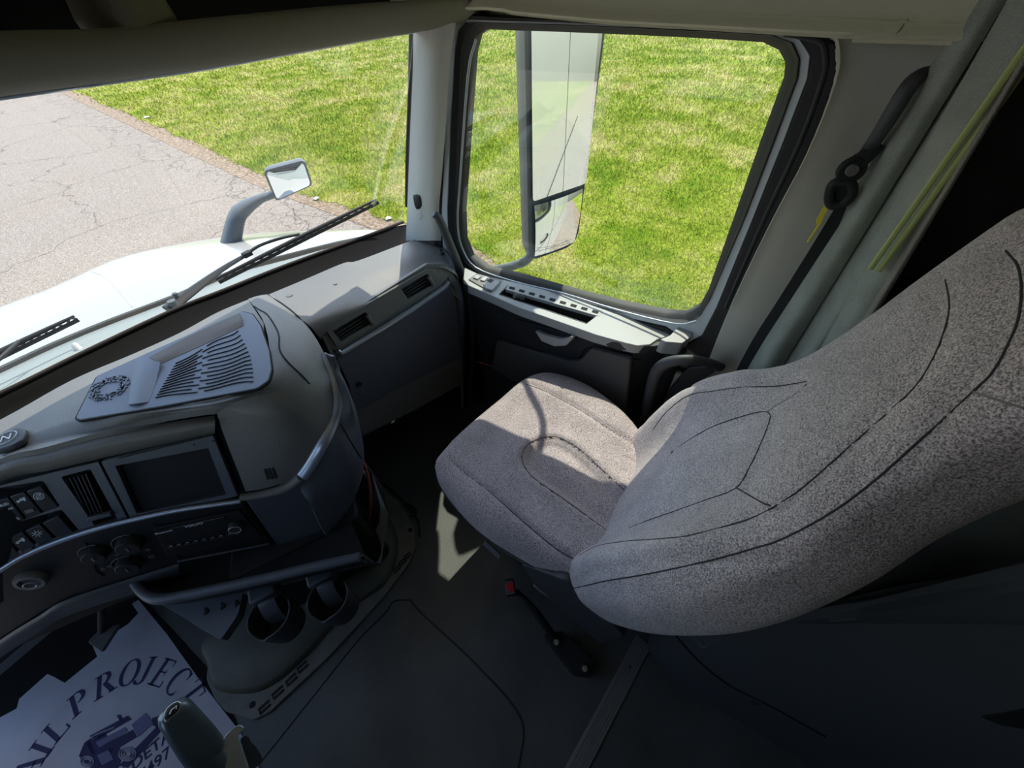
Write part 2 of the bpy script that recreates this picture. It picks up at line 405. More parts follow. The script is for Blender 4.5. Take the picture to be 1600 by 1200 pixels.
# ------------------------------------------------------------------ outside: road, verge, lawn
GZ = -1.35
pave = [(-.2, -14), (1.3, -6)] + [(Z(a, b_, GZ).x, Z(a, b_, GZ).y) for a, b_ in [(620, 372), (520, 335), (400, 290), (300, 243), (200, 195), (95, 145)]] + [(9.5, 46)]
grs = [(.2, -14), (1.8, -6)] + [(Z(a, b_, GZ).x, Z(a, b_, GZ).y) for a, b_ in [(650, 352), (590, 338), (480, 306), (350, 246), (255, 200), (115, 142)]] + [(10.2, 46)]
pave[1] = (2.3, -4); grs[1] = (2.9, -4); pave[0] = (1.3, -14); grs[0] = (1.9, -14)
def edge(pts, jit, seed):
    r = np.random.default_rng(seed); ys = np.concatenate([np.arange(-14, 3, .4), np.arange(3, 12, .05), np.arange(12, 46, .25)])
    k = sorted(pts, key=lambda p: p[1]); xs = np.interp(ys, [p[1] for p in k], [p[0] for p in k])
    ker = np.ones(9) / 9; xp = np.concatenate([np.full(4, xs[0]), xs, np.full(4, xs[-1])]); xs = np.convolve(xp, ker, 'valid')
    n1 = np.convolve(r.normal(0, 1, len(ys) + 6), np.ones(7) / 7, 'valid'); xs = xs + n1 * jit * 1.4 + r.normal(0, jit * .35, len(ys))
    return [V((float(a), float(b_), 0)) for a, b_ in zip(xs, ys)]
pe, ge = edge(pave, .015, 1), edge(grs, .07, 2)
def flat(name, a, b_, z, mat, th=.02):
    n = min(len(a), len(b_)); a, b_ = a[:n], b_[:n]
    vs = [V((p.x, p.y, z)) for p in a] + [V((p.x, p.y, z)) for p in b_]
    fs = [(i, i + 1, n + i + 1, n + i) for i in range(n - 1)]
    vs += [V((p.x, p.y, z - th)) for p in vs[:]]; k = 2 * n
    fs += [(k + n + i, k + n + i + 1, k + i + 1, k + i) for i in range(n - 1)] + [(i, k + i, k + i + 1, i + 1) for i in range(n - 1)] + [(n + i, n + i + 1, k + n + i + 1, k + n + i) for i in range(n - 1)]
    return mesh(name, vs, fs, mat, smooth=False, origin=(0, 0, 0))
rd = flat('road', [V((-14, p.y, 0)) for p in pe], [p + V((.6, 0, 0)) for p in pe], GZ, mt['asphalt'], .1); tag(rd, kind='structure')
ve = flat('verge', pe, [p + V((.5, 0, 0)) for p in ge], GZ + .006, mt['soil'], .006); tag(ve, kind='structure')
lw = flat('lawn', ge, [V((60, p.y, 0)) for p in ge], GZ + .014, mt['lawn'], .014); tag(lw, kind='structure')
NB = 260000
rr = np.exp(rng.uniform(math.log(2.6), math.log(34), NB)); aa = np.radians(rng.uniform(-14, 82, NB))
gx, gy = rr * np.cos(aa), rr * np.sin(aa)
gy_s = np.array([p.y for p in ge]); gx_s = np.array([p.x for p in ge])
ed = np.interp(gy, gy_s, gx_s) - np.abs(rng.normal(0, .10, NB)) * (rng.random(NB) < .5)
ok = gx > ed; gx, gy, rr = gx[ok], gy[ok], rr[ok]; n = len(gx)
sc = np.maximum(1, rr / 5.5); hh = rng.uniform(.018, .05, n) * np.minimum(sc, 2.2); ww = rng.uniform(.003, .006, n) * sc
th = rng.uniform(0, 2 * np.pi, n); ln = rng.uniform(.2, 1.3, n) * hh; la = rng.uniform(0, 2 * np.pi, n)
co = np.zeros((n, 3, 3)); z0 = GZ + .012
co[:, 0] = np.stack([gx - np.cos(th) * ww, gy - np.sin(th) * ww, np.full(n, z0)], 1)
co[:, 1] = np.stack([gx + np.cos(th) * ww, gy + np.sin(th) * ww, np.full(n, z0)], 1)
co[:, 2] = np.stack([gx + np.cos(la) * ln, gy + np.sin(la) * ln, z0 + hh], 1)
me = bpy.data.meshes.new('grass'); me.vertices.add(3 * n); me.vertices.foreach_set('co', co.ravel()); me.loops.add(3 * n)
me.loops.foreach_set('vertex_index', np.arange(3 * n, dtype=np.int32)); me.polygons.add(n)
me.polygons.foreach_set('loop_start', np.arange(0, 3 * n, 3, dtype=np.int32)); me.update(); me.validate(); me.materials.append(mt['blade'])
go = bpy.data.objects.new('grass', me); C.objects.link(go); tag(go, 'short mown green and straw coloured grass of the lawn beside the road', 'grass', kind='stuff')
for k, (a, b_, s_, lb) in enumerate([(229, 184, .12, 'small pale piece of litter on the verge far ahead, beside the road end'),
                                     (495, 311, .09, 'pale crumpled leaf on the brown verge beyond the small hood mirror'),
                                     (607, 342, .07, 'pale leaf on the verge close to the windshield pillar')]):
    c = Z(a, b_, GZ + .02); r0 = random.Random(k)
    pts = [c + V((math.cos(i) * s_ * r0.uniform(.5, 1), math.sin(i) * s_ * r0.uniform(.5, 1), r0.uniform(0, .03))) for i in range(6)]
    vs = pts + [c + V((0, 0, .05))] + [p - V((0, 0, .008)) for p in pts]
    fs = [(i, (i + 1) % 6, 6) for i in range(6)] + [(7 + (i + 1) % 6, 7 + i, i, (i + 1) % 6) for i in range(6)] + [tuple(range(12, 6, -1))]
    tag(mesh('litter', vs, fs, mt['debris'], origin=c), lb, 'litter')

# ------------------------------------------------------------------ hood, cowl, wipers, mirrors
gb = [(-420, 800), (-200, 705), (0, 617), (130, 553), (267, 488), (350, 455), (450, 415), (562, 374), (630, 348)]      # foot of the windshield
gbz = [.9, .9, .9, .895, .885, .875, .855, .825, .795]
WB = [Z(x, y, z) for (x, y), z in zip(gb, gbz)]
topz = [(0, 142, 1.12), (160, 120, 1.10), (320, 98, 1.06), (480, 70, 1.01), (590, 51, .95), (648, 40, .895)]
WT = [V((-1.0, .98, 1.45)), V((-.45, 1.12, 1.45))] + [Y(x, y, d) for x, y, d in topz]
def resamp(pts, n):
    q = cr(pts, 12); L = [0]
    for a, b_ in zip(q, q[1:]): L.append(L[-1] + (b_ - a).length)
    out = []
    for k in range(n):
        s = L[-1] * k / (n - 1); i = 0
        while i < len(L) - 2 and L[i + 1] < s: i += 1
        out.append(q[i].lerp(q[i + 1], (s - L[i]) / max(1e-9, L[i + 1] - L[i])))
    return out
tb, tt = resamp(WB, 9), resamp(WT, 9)
mid = [a.lerp(b_, .5) + V((.1, .5, .2)).normalized() * .02 for a, b_ in zip(tb, tt)]
wsh = sheet('window_1', [tt, mid, tb], mt['glass'], thick=.005, nu=3, nv=4); tag(wsh, 'wide windshield over the dashboard', 'window', kind='structure')

sil = [(-420, 620), (-200, 560), (0, 481), (77, 452), (174, 409), (248, 389), (337, 373), (426, 363), (543, 360), (600, 366), (640, 380)]
silz = [.72] * 6 + [.70, .68, .66, .65, .65]
H2 = [Z(x, y, z) for (x, y), z in zip(sil, silz)]
cw = [(-420, 770), (-200, 665), (0, 572), (80, 535), (170, 498), (281, 456), (371, 418), (450, 396), (560, 370), (612, 368), (650, 385)]
cwz = [.80] * 5 + [.795, .785, .765, .73, .70, .69]
H0 = [Z(x, y, z) for (x, y), z in zip(cw, cwz)]
H1 = [a.lerp(b_, .5) + V((0, 0, .018)) for a, b_ in zip(H0, H2)]
out_ = [(b_ - a).normalized() for a, b_ in zip(H0, H2)]
H3 = [p + V((d.x, d.y, 0)) * .06 - V((0, 0, .035)) for p, d in zip(H2, out_)]
H4 = [p + V((d.x, d.y, 0)) * .14 - V((0, 0, .16)) for p, d in zip(H2, out_)]
H5 = [p + V((d.x, d.y, 0)) * .20 - V((0, 0, .75)) for p, d in zip(H2, out_)]
hd = thing('truck_hood', (0, 1.6, .6), 'white truck hood sloping away in front of the windshield', 'hood')
sheet('hood_panel', [H0, H1, H2, H3, H4, H5], mt['white'], hd, thick=-.006, nu=3, nv=4)
hs = [H0[5].lerp(H2[5], t) + V((0, 0, .0)) for t in (0, .3, .6)]
hb = bvh([o for o in hd.children][0])
tube('crease', drape(hb, [(207, 480), (170, 438), (143, 424)], .0002), .0018, plain('crease_shadow', (.45, .46, .44), .5), hd, n=6)
cl0 = [p + V((0, .008, -.01)) for p in WB]
cwl = [Z(x, y, z) for x, y, z in [(-420, 775, .79), (-200, 668, .79), (0, 576, .79), (130, 517, .79), (275, 462, .785), (367, 424, .78), (448, 402, .765), (556, 374, .73), (625, 372, .70)]]
cwp = tag(sheet('cowl_panel', [cl0, [a.lerp(b_, .5) - V((0, 0, .012)) for a, b_ in zip(cl0, cwl)], [p - V((0, 0, .01)) for p in cwl]], mt['cowl'], thick=.006, nu=3, nv=3),
    'grey white cowl strip along the foot of the windshield', 'cowl')
nz = thing('washer_nozzle', Z(128, 548, .82), 'small white washer nozzle on the cowl below the left wiper tip', 'nozzle')
p = Z(118, 540, .83); q = Z(136, 556, .815)
tube('nozzle_body', [p, p.lerp(q, .5) + V((0, 0, .006)), q], [.011, .012, .007], mt['white'], nz, n=10, kx=.8)
# wipers (stand on the outside of the glass)
def wiper(name_label, arm, blade, rod, zz, armw):
    wv = thing('windshield_wiper', arm[0], name_label, 'wiper')
    if len(arm) > 2: tube('wiper_arm', arm, armw, mt['wiper'], wv, n=8, kx=1, ky=.45, sm=3)
    ru = [p + V((0, 0, -.004)) for p in lin(blade, 8)]
    tube('blade_rubber', ru, .0035, mt['rubber'], wv, n=6, ky=1.8)
    up = [p + V((0, .008, .007)) for p in blade]
    tube('blade_spine', lin(up, 6), [.004 + .004 * math.sin(math.pi * i / (len(lin(up, 6)) - 1)) for i in range(len(lin(up, 6)))], mt['wiper'], wv, n=8)
    L = (blade[-1] - blade[0]); k = 10
    lk = []
    for i in range(k):
        a = blade[0] + L * (i + .3) / k; lk.append([a, a + L / k * .35 + V((0, .006, .007)), a + L / k * .7])
    tubes('blade_links', lk, .0028, mt['wiper'], wv)
    if rod: tube('rod', rod, .005, mt['wiper'], wv, sm=4)
    return wv
arm = [Z(262, 484, .86), Z(300, 455, .87), Z(345, 422, .885), Z(385, 398, .90)]
bl = [Z(341, 440, .875), Z(420, 395, .885), Z(500, 356, .90), Z(591, 315, .925)]
bl = [bl[0].lerp(bl[3], t) for t in (0, .33, .66, 1)]
wp = wiper('long black wiper rising to the right across the windshield', arm, bl, [Z(380, 401, .905), Z(405, 384, .915), Z(440, 372, .92), Z(468, 366, .91)], 0, [.026, .022, .014, .010])
cyl('pivot_cap', Z(270, 474, .875), EZ, .012, .02, mt['mirhouse'], wp); cyl('pivot_cap', Z(275, 462, .88), EZ, .007, .02, mt['mirhouse'], wp)
box('knuckle', Z(386, 397, .905), (.03, .02, .016), mt['black'], wp)
bl2 = [Z(121, 498, .885), Z(-140, 625, .885)]
bl2 = [bl2[1].lerp(bl2[0], t) for t in (0, .33, .66, 1)]
w2 = wiper('black wiper blade lying low over the hood at the left edge', [bl2[0], bl2[1]], bl2, [Z(-30, 585, .90), Z(0, 560, .905), Z(30, 533, .90)], 0, .02)
# hood mirror
hm = thing('hood_mirror', Z(365, 372, .72), 'small rectangular mirror on a grey arm standing on the hood', 'mirror')
A0 = Z(362, 385, .71); dd = math.hypot(A0.x, A0.y)
def at(px, py, d):
    r = ray(px, py); return CAM + r * (d / math.hypot(r.x, r.y))
tube('mirror_arm', [at(360, 384, dd), at(370, 340, dd), at(383, 325, dd), at(408, 310, dd - .01), at(430, 303, dd - .02)], [.062, .052, .044, .026, .022], mt['mirhouse'], hm, n=14, kx=1, ky=.6, p=2.6, sm=4)
hc = [(411, 268), (474, 250), (481, 254), (489, 286), (484, 292), (436, 313), (427, 312)]
d3 = dd - .05
nrm = (CAM - at(450, 285, d3)).normalized(); nrm = (nrm + V((-.10, 0, -.42))).normalized()
pc = at(450, 282, d3); hp = [onp(a, b_, pc, nrm) for a, b_ in [(411, 267), (476, 250), (489, 289), (431, 315)]]
ho = rounded(hp, .02, 5); cen = sum(ho, V()) / len(ho)
vs = []; N = len(ho)
for s_, dz in ((1.0, 0.0), (1.0, .02), (.9, .05), (.6, .075)):
    vs += [cen + (p - cen) * s_ - nrm * dz for p in ho]
fs = [(k * N + i, k * N + (i + 1) % N, (k + 1) * N + (i + 1) % N, (k + 1) * N + i) for k in range(3) for i in range(N)] + [tuple(range(3 * N, 4 * N)), tuple(range(N))]
mesh('mirror_housing', vs, fs, mt['mirhouse'], hm)
gi = [cen + (p - cen) * .90 + nrm * .004 for p in ho]
# slightly convex glass
vs = gi + [cen + (p - cen) * .45 + nrm * .010 for p in ho] + [cen + nrm * .012] + [cen + (p - cen) * .90 - nrm * .002 for p in ho]
fs = [(i, (i + 1) % N, N + (i + 1) % N, N + i) for i in range(N)] + [(N + i, N + (i + 1) % N, 2 * N) for i in range(N)] + [(i, 2 * N + 1 + i, 2 * N + 1 + (i + 1) % N, (i + 1) % N) for i in range(N)]
mesh('mirror_glass', vs, fs, mt['mirror'], hm)

# big side mirror
sm_ = thing('side_mirror', (1.38, .71, .7), 'tall door mirror with a flat glass above a convex glass', 'mirror')
IN = V((1.288, .753, 0)); T = V((.81, -.585, 0)).normalized(); NM = V((-.585, -.81, 0)).normalized()
def mpt(px, py, d=0.0): return onp(px, py, IN + NM * d, NM)
zb, zt = .6875, 1.60; Wd = .247
def mp(u, z, d=0.0): return V((IN.x, IN.y, 0)) + T * u + V((0, 0, z)) + NM * d
lean = -.05
def outl(s0, s1, z0, z1, r, d, n=7):
    q = [V((s0, z0, 0)), V((s1 + lean, z0 + .02, 0)), V((s1, z1, 0)), V((s0, z1, 0))]
    return [mp(p.x, p.y, d) for p in rounded(q, r, n)]
vs = []; secs = [(0, 0.0, .0), (.004, .008, .0), (.006, -.02, .0), (.0, -.07, 0), (-.022, -.105, 0), (-.06, -.125, 0)]
for g_, d, _ in secs: vs += outl(-.012 - g_, Wd + .012 + g_, zb - g_, zt + g_, [.05, .07, .06, .05], d)
N = len(vs) // len(secs)
fs = [(k * N + i, k * N + (i + 1) % N, (k + 1) * N + (i + 1) % N, (k + 1) * N + i) for k in range(len(secs) - 1) for i in range(N)] + [tuple(range(N)), tuple(range((len(secs) - 1) * N, len(secs) * N))]
mesh('mirror_housing', vs, fs, mt['mirhouse'], sm_)
gz = .9175
fo = rounded([mp(.004, gz + .012, .012), mp(Wd - .018, gz + .035, .012), mp(Wd - .002, zt - .015, .012), mp(.004, zt - .015, .012)], .014, 5)
prism('flat_glass', fo, NM, .006, mt['mirror'], sm_, bevel=0, smooth=False)
cp = [mp(.01, zb + .015, .0), mp(Wd + lean - .0, zb + .035, .0), mp(Wd - .03, gz + .018, .0), mp(.01, gz - .004, .0)]
rows = []
for i in range(9):
    v = i / 8; rw = []
    for j in range(9):
        u = j / 8; a = cp[0].lerp(cp[1], u); b_ = cp[3].lerp(cp[2], u); p = a.lerp(b_, v)
        # round the lower corners
        rw.append(p + NM * (.012 + .020 * (1 - (2 * u - 1) ** 2 * .5 - (2 * v - 1) ** 2 * .5)))
    rows.append(rw)
sheet('convex_glass', rows, mt['mirror'], sm_, thick=.005, nu=2, nv=2)
tg = textgeo('OBJECTS IN MIRROR ARE CLOSER THAN THEY APPEAR', .006)
vs, fs = place(tg, mp(.09, zb + .045, .030), T, EZ); mesh('mirror_text', vs, fs, mt['markd'], sm_, smooth=False)
tube('mirror_arm', [V((1.09, 1.07, .53)), V((1.17, 1.06, .57)), mp(-.03, .64, -.06), mp(.03, .69, -.06), mp(.05, .76, -.07)], .019, mt['mirhouse'], sm_, n=14, sm=5)
tube('unseen_mirror_arm', [V((1.40, .66, 1.56)), V((1.39, .60, 1.64)), V((1.37, .50, 1.80)), V((1.13, .45, 1.98))], .011, mt['mirhouse'], sm_, n=14, sm=5)  # unseen arm, shaped to cast the thin shadow line on the seat

# ------------------------------------------------------------------ cab body
# outer skin of the passenger side, with the door opening
wo_px = [(760, 46), (745, 55), (738, 80), (730, 200), (722, 330), (724, 375), (735, 402), (760, 420), (830, 438), (900, 458), (970, 476), (1040, 490), (1070, 492), (1092, 480), (1106, 455), (1150, 330), (1190, 215), (1225, 120), (1227, 97), (1217, 78), (1192, 66), (1100, 60), (1000, 55), (880, 50)]
XW = 1.064  # door group, mirror to headliner: depths scaled up about the camera, baked in
def ring_at(px, x): return [X(a, b_, x) for a, b_ in px]
wo = ring_at(wo_px, XW)
cw_ = sum(wo, V()) / len(wo)
def grow(pts, d):
    out = []; N = len(pts)
    for i in range(N):
        t = (pts[(i + 1) % N] - pts[i - 1]).normalized(); n = V((0, -t.z, t.y))
        if n.dot(pts[i] - cw_) < 0: n = -n
        out.append(pts[i] + n * d)
    return out
Xo = 1.10
hole = [V((Xo, p.y, p.z)) for p in grow(wo, .012)]
# cab skin: outline with hole, thickness inward .03
def holed(name, outer, inner, n, depth, mat, parent=None):
    bm = bmesh.new(); n = V(n).normalized()
    def add(l): 
        v = [bm.verts.new(p) for p in l]; return v, [bm.edges.new((v[i], v[(i + 1) % len(v)])) for i in range(len(v))]
    vo, eo = add(outer); vi, ei = add(inner)
    r = bmesh.ops.triangle_fill(bm, use_beauty=True, edges=eo + ei, normal=n)
    ff = [f for f in r['geom'] if isinstance(f, bmesh.types.BMFace)]
    ex = bmesh.ops.extrude_face_region(bm, geom=ff); bmesh.ops.translate(bm, vec=-n * depth, verts=[v for v in ex['geom'] if isinstance(v, bmesh.types.BMVert)])
    bm.verts.index_update(); vs = [v.co.copy() for v in bm.verts]; fs = [tuple(v.index for v in f.verts) for f in bm.faces]; bm.free()
    return mesh(name, vs, fs, mat, parent, angle=30)
outer = [V((Xo, -4.2, -.45)), V((Xo, 1.20, -.45)), V((Xo, 1.28, .2)), V((Xo, 1.22, .76)), V((Xo, .93, 1.45)), V((Xo, .65, 2.0)), V((Xo, .2, 2.4)), V((Xo, -4.2, 3.0))]
skin = holed('wall_right', outer, hole, (1, 0, 0), .03, mt['white']); tag(skin, 'white outer skin of the cab side around the door window', 'wall', kind='structure')
dhb = tube('door_pull', [V((1.10, .12, .45)), V((1.13, .16, .45)), V((1.13, .28, .44)), V((1.10, .32, .44))], .013, mt['black'], None, sm=3); tag(dhb, 'black outside door pull seen only in the mirror', 'handle')
tube_seam = tubes('trim_1', [[V((Xo + .001, -.12, -.3)), V((Xo + .001, -.12, 1.5)), V((Xo + .001, .0, 1.62)), V((Xo + .001, .7, 1.62))], [V((Xo + .001, -2.4, .45)), V((Xo + .001, .9, .30))]], .004, mt['rubber']); tag(tube_seam, kind='structure')
cabf = box('step_fairing', (1.04, -1.9, -.80), (.12, 3.6, .68), mt['white'], bevel=.03); tag(cabf, 'white side fairing low behind the door, seen in the convex mirror', 'fairing')
# door of the cab: frame, ledge, panel
dr = thing('door_1', (1.03, .4, 0)); tag(dr, 'dark passenger door with light grey ledge under a large window', 'door', kind='structure')
gl = prism('window_pane', [p + V((0, 0, 0)) for p in grow(wo, .006)], (-1, 0, 0), .005, mt['glass2'], dr, bevel=0, smooth=False)
ringp('window_rubber', [V((1.041, p.y, p.z)) for p in grow(wo, .019)], wo, (-1, 0, 0), .03, mt['rubber'], dr, .003)
def px_ring(f, *a): return f
# rings widen towards the rear pillar: outlines traced at their own depth
r1 = [(726, 36), (716, 48), (711, 78), (704, 200), (699, 330), (701, 390), (722, 424), (752, 440), (826, 452), (897, 470), (967, 487), (1042, 503), (1076, 506), (1092, 494), (1108, 470), (1166, 335), (1210, 220), (1246, 122), (1249, 92), (1238, 68), (1206, 56), (1104, 50), (1000, 45), (878, 40)]
wi = [V((1.041, p.y, p.z)) for p in grow(wo, .017)]
ringp('window_seal', ring_at(r1, 1.029), wi, (-1, 0, 0), .02, mt['black'], dr, .003)
r2 = [(715, 30), (706, 44), (702, 78), (695, 200), (690, 330), (692, 398), (714, 432), (748, 447), (822, 458), (893, 476), (963, 493), (1040, 510), (1076, 535), (1097, 524), (1120, 480), (1178, 338), (1224, 222), (1262, 122), (1266, 88), (1252, 60), (1212, 50), (1104, 44), (1000, 40), (878, 35)]
ringp('door_edge', ring_at(r2, 1.032), ring_at(r1, 1.036), (-1, 0, 0), .03, mt['whited'], dr, .002)
r3 = [(700, 22), (690, 40), (688, 78), (678, 200), (672, 330), (680, 402), (700, 445), (740, 455), (818, 466), (889, 483), (959, 500), (1040, 520), (1088, 556), (1110, 562), (1148, 482), (1212, 345), (1276, 225), (1312, 122), (1314, 78), (1306, 64), (1240, 54), (1104, 44), (1000, 38), (878, 32)]
dseal = ringp('door_seal', ring_at(r3, 1.022), ring_at(r2, 1.03), (-1, 0, 0), .04, mt['rubber'], dr, .005)
# thin bright lines on the seal
def sub(pts, a, b_): return [V(p) for p in pts[a:b_]]
mid_ = [(a[0] * .5 + b_[0] * .5, a[1] * .5 + b_[1] * .5) for a, b_ in zip(r2, r3)]
tube('seal_lip', [X(a, b_, 0.9959) for a, b_ in mid_[14:21]], .005, mt['rubber'], dr, sm=3)
tube('bright_lip', [X(a + 3, b_, 1.018) for a, b_ in [(741, 60), (728, 120), (716, 280), (712, 345), (718, 385), (740, 418), (800, 440), (875, 458), (960, 484), (1050, 506), (1085, 502)]], .0035, mt['silver'], dr, sm=4)
# ledge of the door
def L(px, py, dz=0.0): return onp(px, py, (.943, .40, .757 + dz), V((-.0, -.075, 1)))     # the sloping belt line plane
le = [(726, 418), (752, 430), (800, 440), (875, 459), (962, 490), (1056, 511), (1047, 524), (1027, 530), (1016, 538), (996, 540), (978, 536), (931, 523), (869, 501), (812, 481), (769, 462), (732, 446), (724, 436)]
ledge = prism('ledge', pxpoly(le, L), (0, -.075, 1), .035, mt['doorlite'], dr, bevel=0)
ledge_c = prism('cutter', [p + V((0, 0, .01)) for p in pxpoly([(779, 460), (794, 445), (941, 486), (917, 506)], L)], (0, -.075, 1), .12, mt['black'], None, bevel=0)
cut(ledge, [ledge_c]); bev(ledge, .004, 3)
# pocket under the opening
pk = pxpoly([(780, 459), (795, 447), (940, 488), (917, 505)], L, -.002); dn = V((0, 0, -.10)); c0 = sum(pk, V()) / 4
pin = [p for p in pk]; pout = [c0 + (p - c0) * 1.04 + (p - c0).normalized() * .004 for p in pk]
vs = pout + [p + dn for p in pout] + pin + [p + dn * .95 for p in pin]
fs = []
for i in range(4):
    j = (i + 1) % 4; fs += [(i, j, 4 + j, 4 + i), (8 + i, 12 + i, 12 + j, 8 + j), (i, 8 + i, 8 + j, j)]
fs += [(4, 5, 6, 7), (15, 14, 13, 12)]
mesh('door_pocket', vs, fs, mt['dash2'], dr)
# slotted grille bar along the back of the opening
sb_ = pxpoly([(794, 444), (941, 485), (936, 494), (790, 452)], L, .001)
bar = prism('slotted_bar', sb_, (0, -.075, 1), .012, mt['doorlite'], dr, bevel=0)
for k in range(9):
    t = (k + .25) / 9; t2 = (k + .80) / 9
    a, b_ = sb_[0].lerp(sb_[1], t), sb_[0].lerp(sb_[1], t2); c, d = sb_[3].lerp(sb_[2], t2), sb_[3].lerp(sb_[2], t)
    q = [a.lerp(d, .32), b_.lerp(c, .32), b_.lerp(c, .72), a.lerp(d, .72)]
    prism('slot', [p + V((0, 0, .0012)) for p in q], (0, -.075, 1), .001, mt['gap'], bar, bevel=0)
prism('ledge_end', pxpoly([(1059, 511), (1074, 509), (1083, 513), (1080, 526), (1066, 536), (1040, 534), (1032, 530), (1047, 524)], L, .03), (0, -.075, 1), .05, mt['doorlite'], dr, bevel=.004, r=.004)
# switch panel
swp = prism('switch_plate', pxpoly([(732, 436), (745, 427), (784, 438), (767, 456)], L, .004), (0, -.075, 1), .008, mt['dash'], dr, bevel=.0012)
for (q, m_) in (([(739, 433), (745, 429), (752, 431), (746, 436)], 'doorlite'), ([(750, 437), (757, 431), (763, 433), (757, 439)], 'doorlite'), ([(755, 443), (765, 434), (782, 439), (769, 453), (758, 450)], 'doorlite')):
    prism('switch_button', pxpoly(q, L, .009), (0, -.075, 1), .008, mt[m_], swp, bevel=.0015)
prism('button_recess', pxpoly([(761, 438), (766, 435), (772, 437), (767, 441)], L, .0105), (0, -.075, 1), .004, mt['black'], swp, bevel=0)
# inner lock lever in the pocket
tube('lock_lever', [L(806, 470, -.02), L(805, 463, .004), L(813, 462, .010), L(816, 468, -.01)], .006, mt['dash'], dr, kx=1.5, sm=3)
# inner panel below the ledge
top = [(724, 440), (732, 447), (769, 463), (812, 482), (869, 502), (931, 524), (978, 538), (1016, 541), (1046, 535)]
P0 = [L(a, b_, -.006) for a, b_ in top]
def dv(ps, z, dx): return [V((min(p.x + dx, 1.0), p.y, z + (p.z - .8) * .5)) for p in ps]
panel = sheet('inner_panel', [P0, [p - V((0, 0, .03)) for p in P0], dv(P0, .73, .014), dv(P0, .66, .023), dv(P0, .5, .03), dv(P0, .3, .03), dv(P0, .02, .03)], mt['doordark'], dr, thick=.02, nu=4, nv=3)
pb = bvh(panel)
ins = drape(pb, [(765, 562), (772, 540), (778, 531), (790, 531), (890, 562), (905, 560), (925, 542), (1000, 562)], .003, 3)
tube('insert_seam', ins, .0022, mt['gap'], dr, n=6)
def patch(name, tree, pts, lift, mat, parent, th=.006, inset=None):
    """thin raised piece that follows a surface below an outline"""
    o = drape(tree, pts + [pts[0]], lift, 5)
    c = sum(o, V()) / len(o); loc, n, i, d = tree.find_nearest(c)
    if n.dot(c - CAM) > 0: n = -n
    c = loc + n * lift; vs = []; fs = []; N = len(o); K = 4
    for k in range(K):
        s_ = 1 - k / K
        for p in o:
            q = c + (p - c) * s_; l2, n2, i2, d2 = tree.find_nearest(q)
            if n2.dot(q - CAM) > 0: n2 = -n2
            vs.append(l2 + n2 * (lift + (th if k else 0)))
    vs.append(c + n * th)
    for k in range(K - 1):
        for i in range(N): fs.append((k * N + i, k * N + (i + 1) % N, (k + 1) * N + (i + 1) % N, (k + 1) * N + i))
    for i in range(N): fs.append(((K - 1) * N + i, (K - 1) * N + (i + 1) % N, K * N))
    return mesh(name, vs, fs, mat, parent, angle=60)
prism('door_insert', rounded([X(a, b_, 0.8993) for a, b_ in [(768, 575), (776, 533), (890, 566), (905, 565), (924, 545), (985, 562), (975, 660), (840, 620)]], .01), (-1, 0, 0), .02, mt['doorin'], dr, bevel=.004)
# door handle recess
rec = [X(a, b_, 0.8912) for a, b_ in [(808, 500), (850, 511), (896, 524), (901, 530), (884, 546), (848, 538), (826, 524)]]
prism('handle_recess', rounded(rec, .006), (-1, 0, 0), .012, mt['black'], dr, bevel=.002)
prism('door_handle', rounded([X(a, b_, .872) for a, b_ in [(836, 517), (852, 524), (874, 530), (886, 529), (893, 525), (895, 529), (884, 540), (866, 541), (846, 533)]], .004), (-1, 0, .35), .03, mt['doorlite'], dr, bevel=.003)
tube('red_edge', [X(a, b_, 0.92) for a, b_ in [(748, 566), (770, 573), (795, 590), (808, 604)]], .0025, mt['redtrim'], dr, sm=3, n=6)
# door column at the rear end of the ledge
col = [[Z(a, b_, z) for a, b_ in [(1044, 541), (1066, 542), (1080, 525), (1084, 516)]] for z in (.735,)]
c1 = col[0]; sheet('door_column', [c1, [V((p.x, p.y, .5)) for p in c1], [V((p.x, p.y, .02)) for p in c1]], mt['doordark'], dr, thick=.02)

# pillars and side trims
ap = thing('windshield_pillar', (1.03, 1.15, .8), 'grey trim of the pillar between windshield and door window', 'pillar')
rows = []
for yy, zz, l, m1, m2, r_ in [(36, 0, 646, 668, 690, 712), (110, 0, 645, 666, 684, 702), (200, 0, 641, 660, 680, 696), (280, 0, 638, 656, 676, 690), (330, 0, 636, 650, 674, 686), (376, 0, 634, 650, 676, 690)]:
    k = (yy - 36) / 340
    xx = .995 + .035 * k
    rows.append([X(l, yy, xx), X(m1, yy, xx - .022), X(m2, yy, xx - .02), X(r_, yy, xx)])
apo = sheet('pillar_trim', rows, mt['pillar'], ap, thick=.02, nu=4, nv=4)
at_ = bvh(apo)
patch('switch', at_, [(646, 305), (656, 304), (659, 323), (650, 326)], .001, mt['black'], ap, .004)
patch('screw_cover', at_, [(650, 331), (658, 330), (661, 340), (655, 344), (650, 339)], .0008, mt['pillar'], ap, .0015)
tube('glass_gasket', [X(644, 38, 1.012), X(641, 150, 1.023), X(637, 250, 1.035), X(636, 322, 1.046)], .008, mt['rubber'], ap, sm=4)
# A-pillar grab handle
hg = [onp(a, b_, (.945, .90, .70), (-.6, -.8, 0)) for a, b_ in [(677, 334), (686, 342), (700, 375), (718, 420), (733, 465), (737, 520), (736, 585), (728, 640)]]
gh = tag(tube('grab_handle', hg, [.012, .017, .019, .020, .020, .020, .018, .014], mt['dash2'], None, n=14, kx=1, ky=.8, sm=5), 'long black upright grab handle between dashboard and door', 'handle')

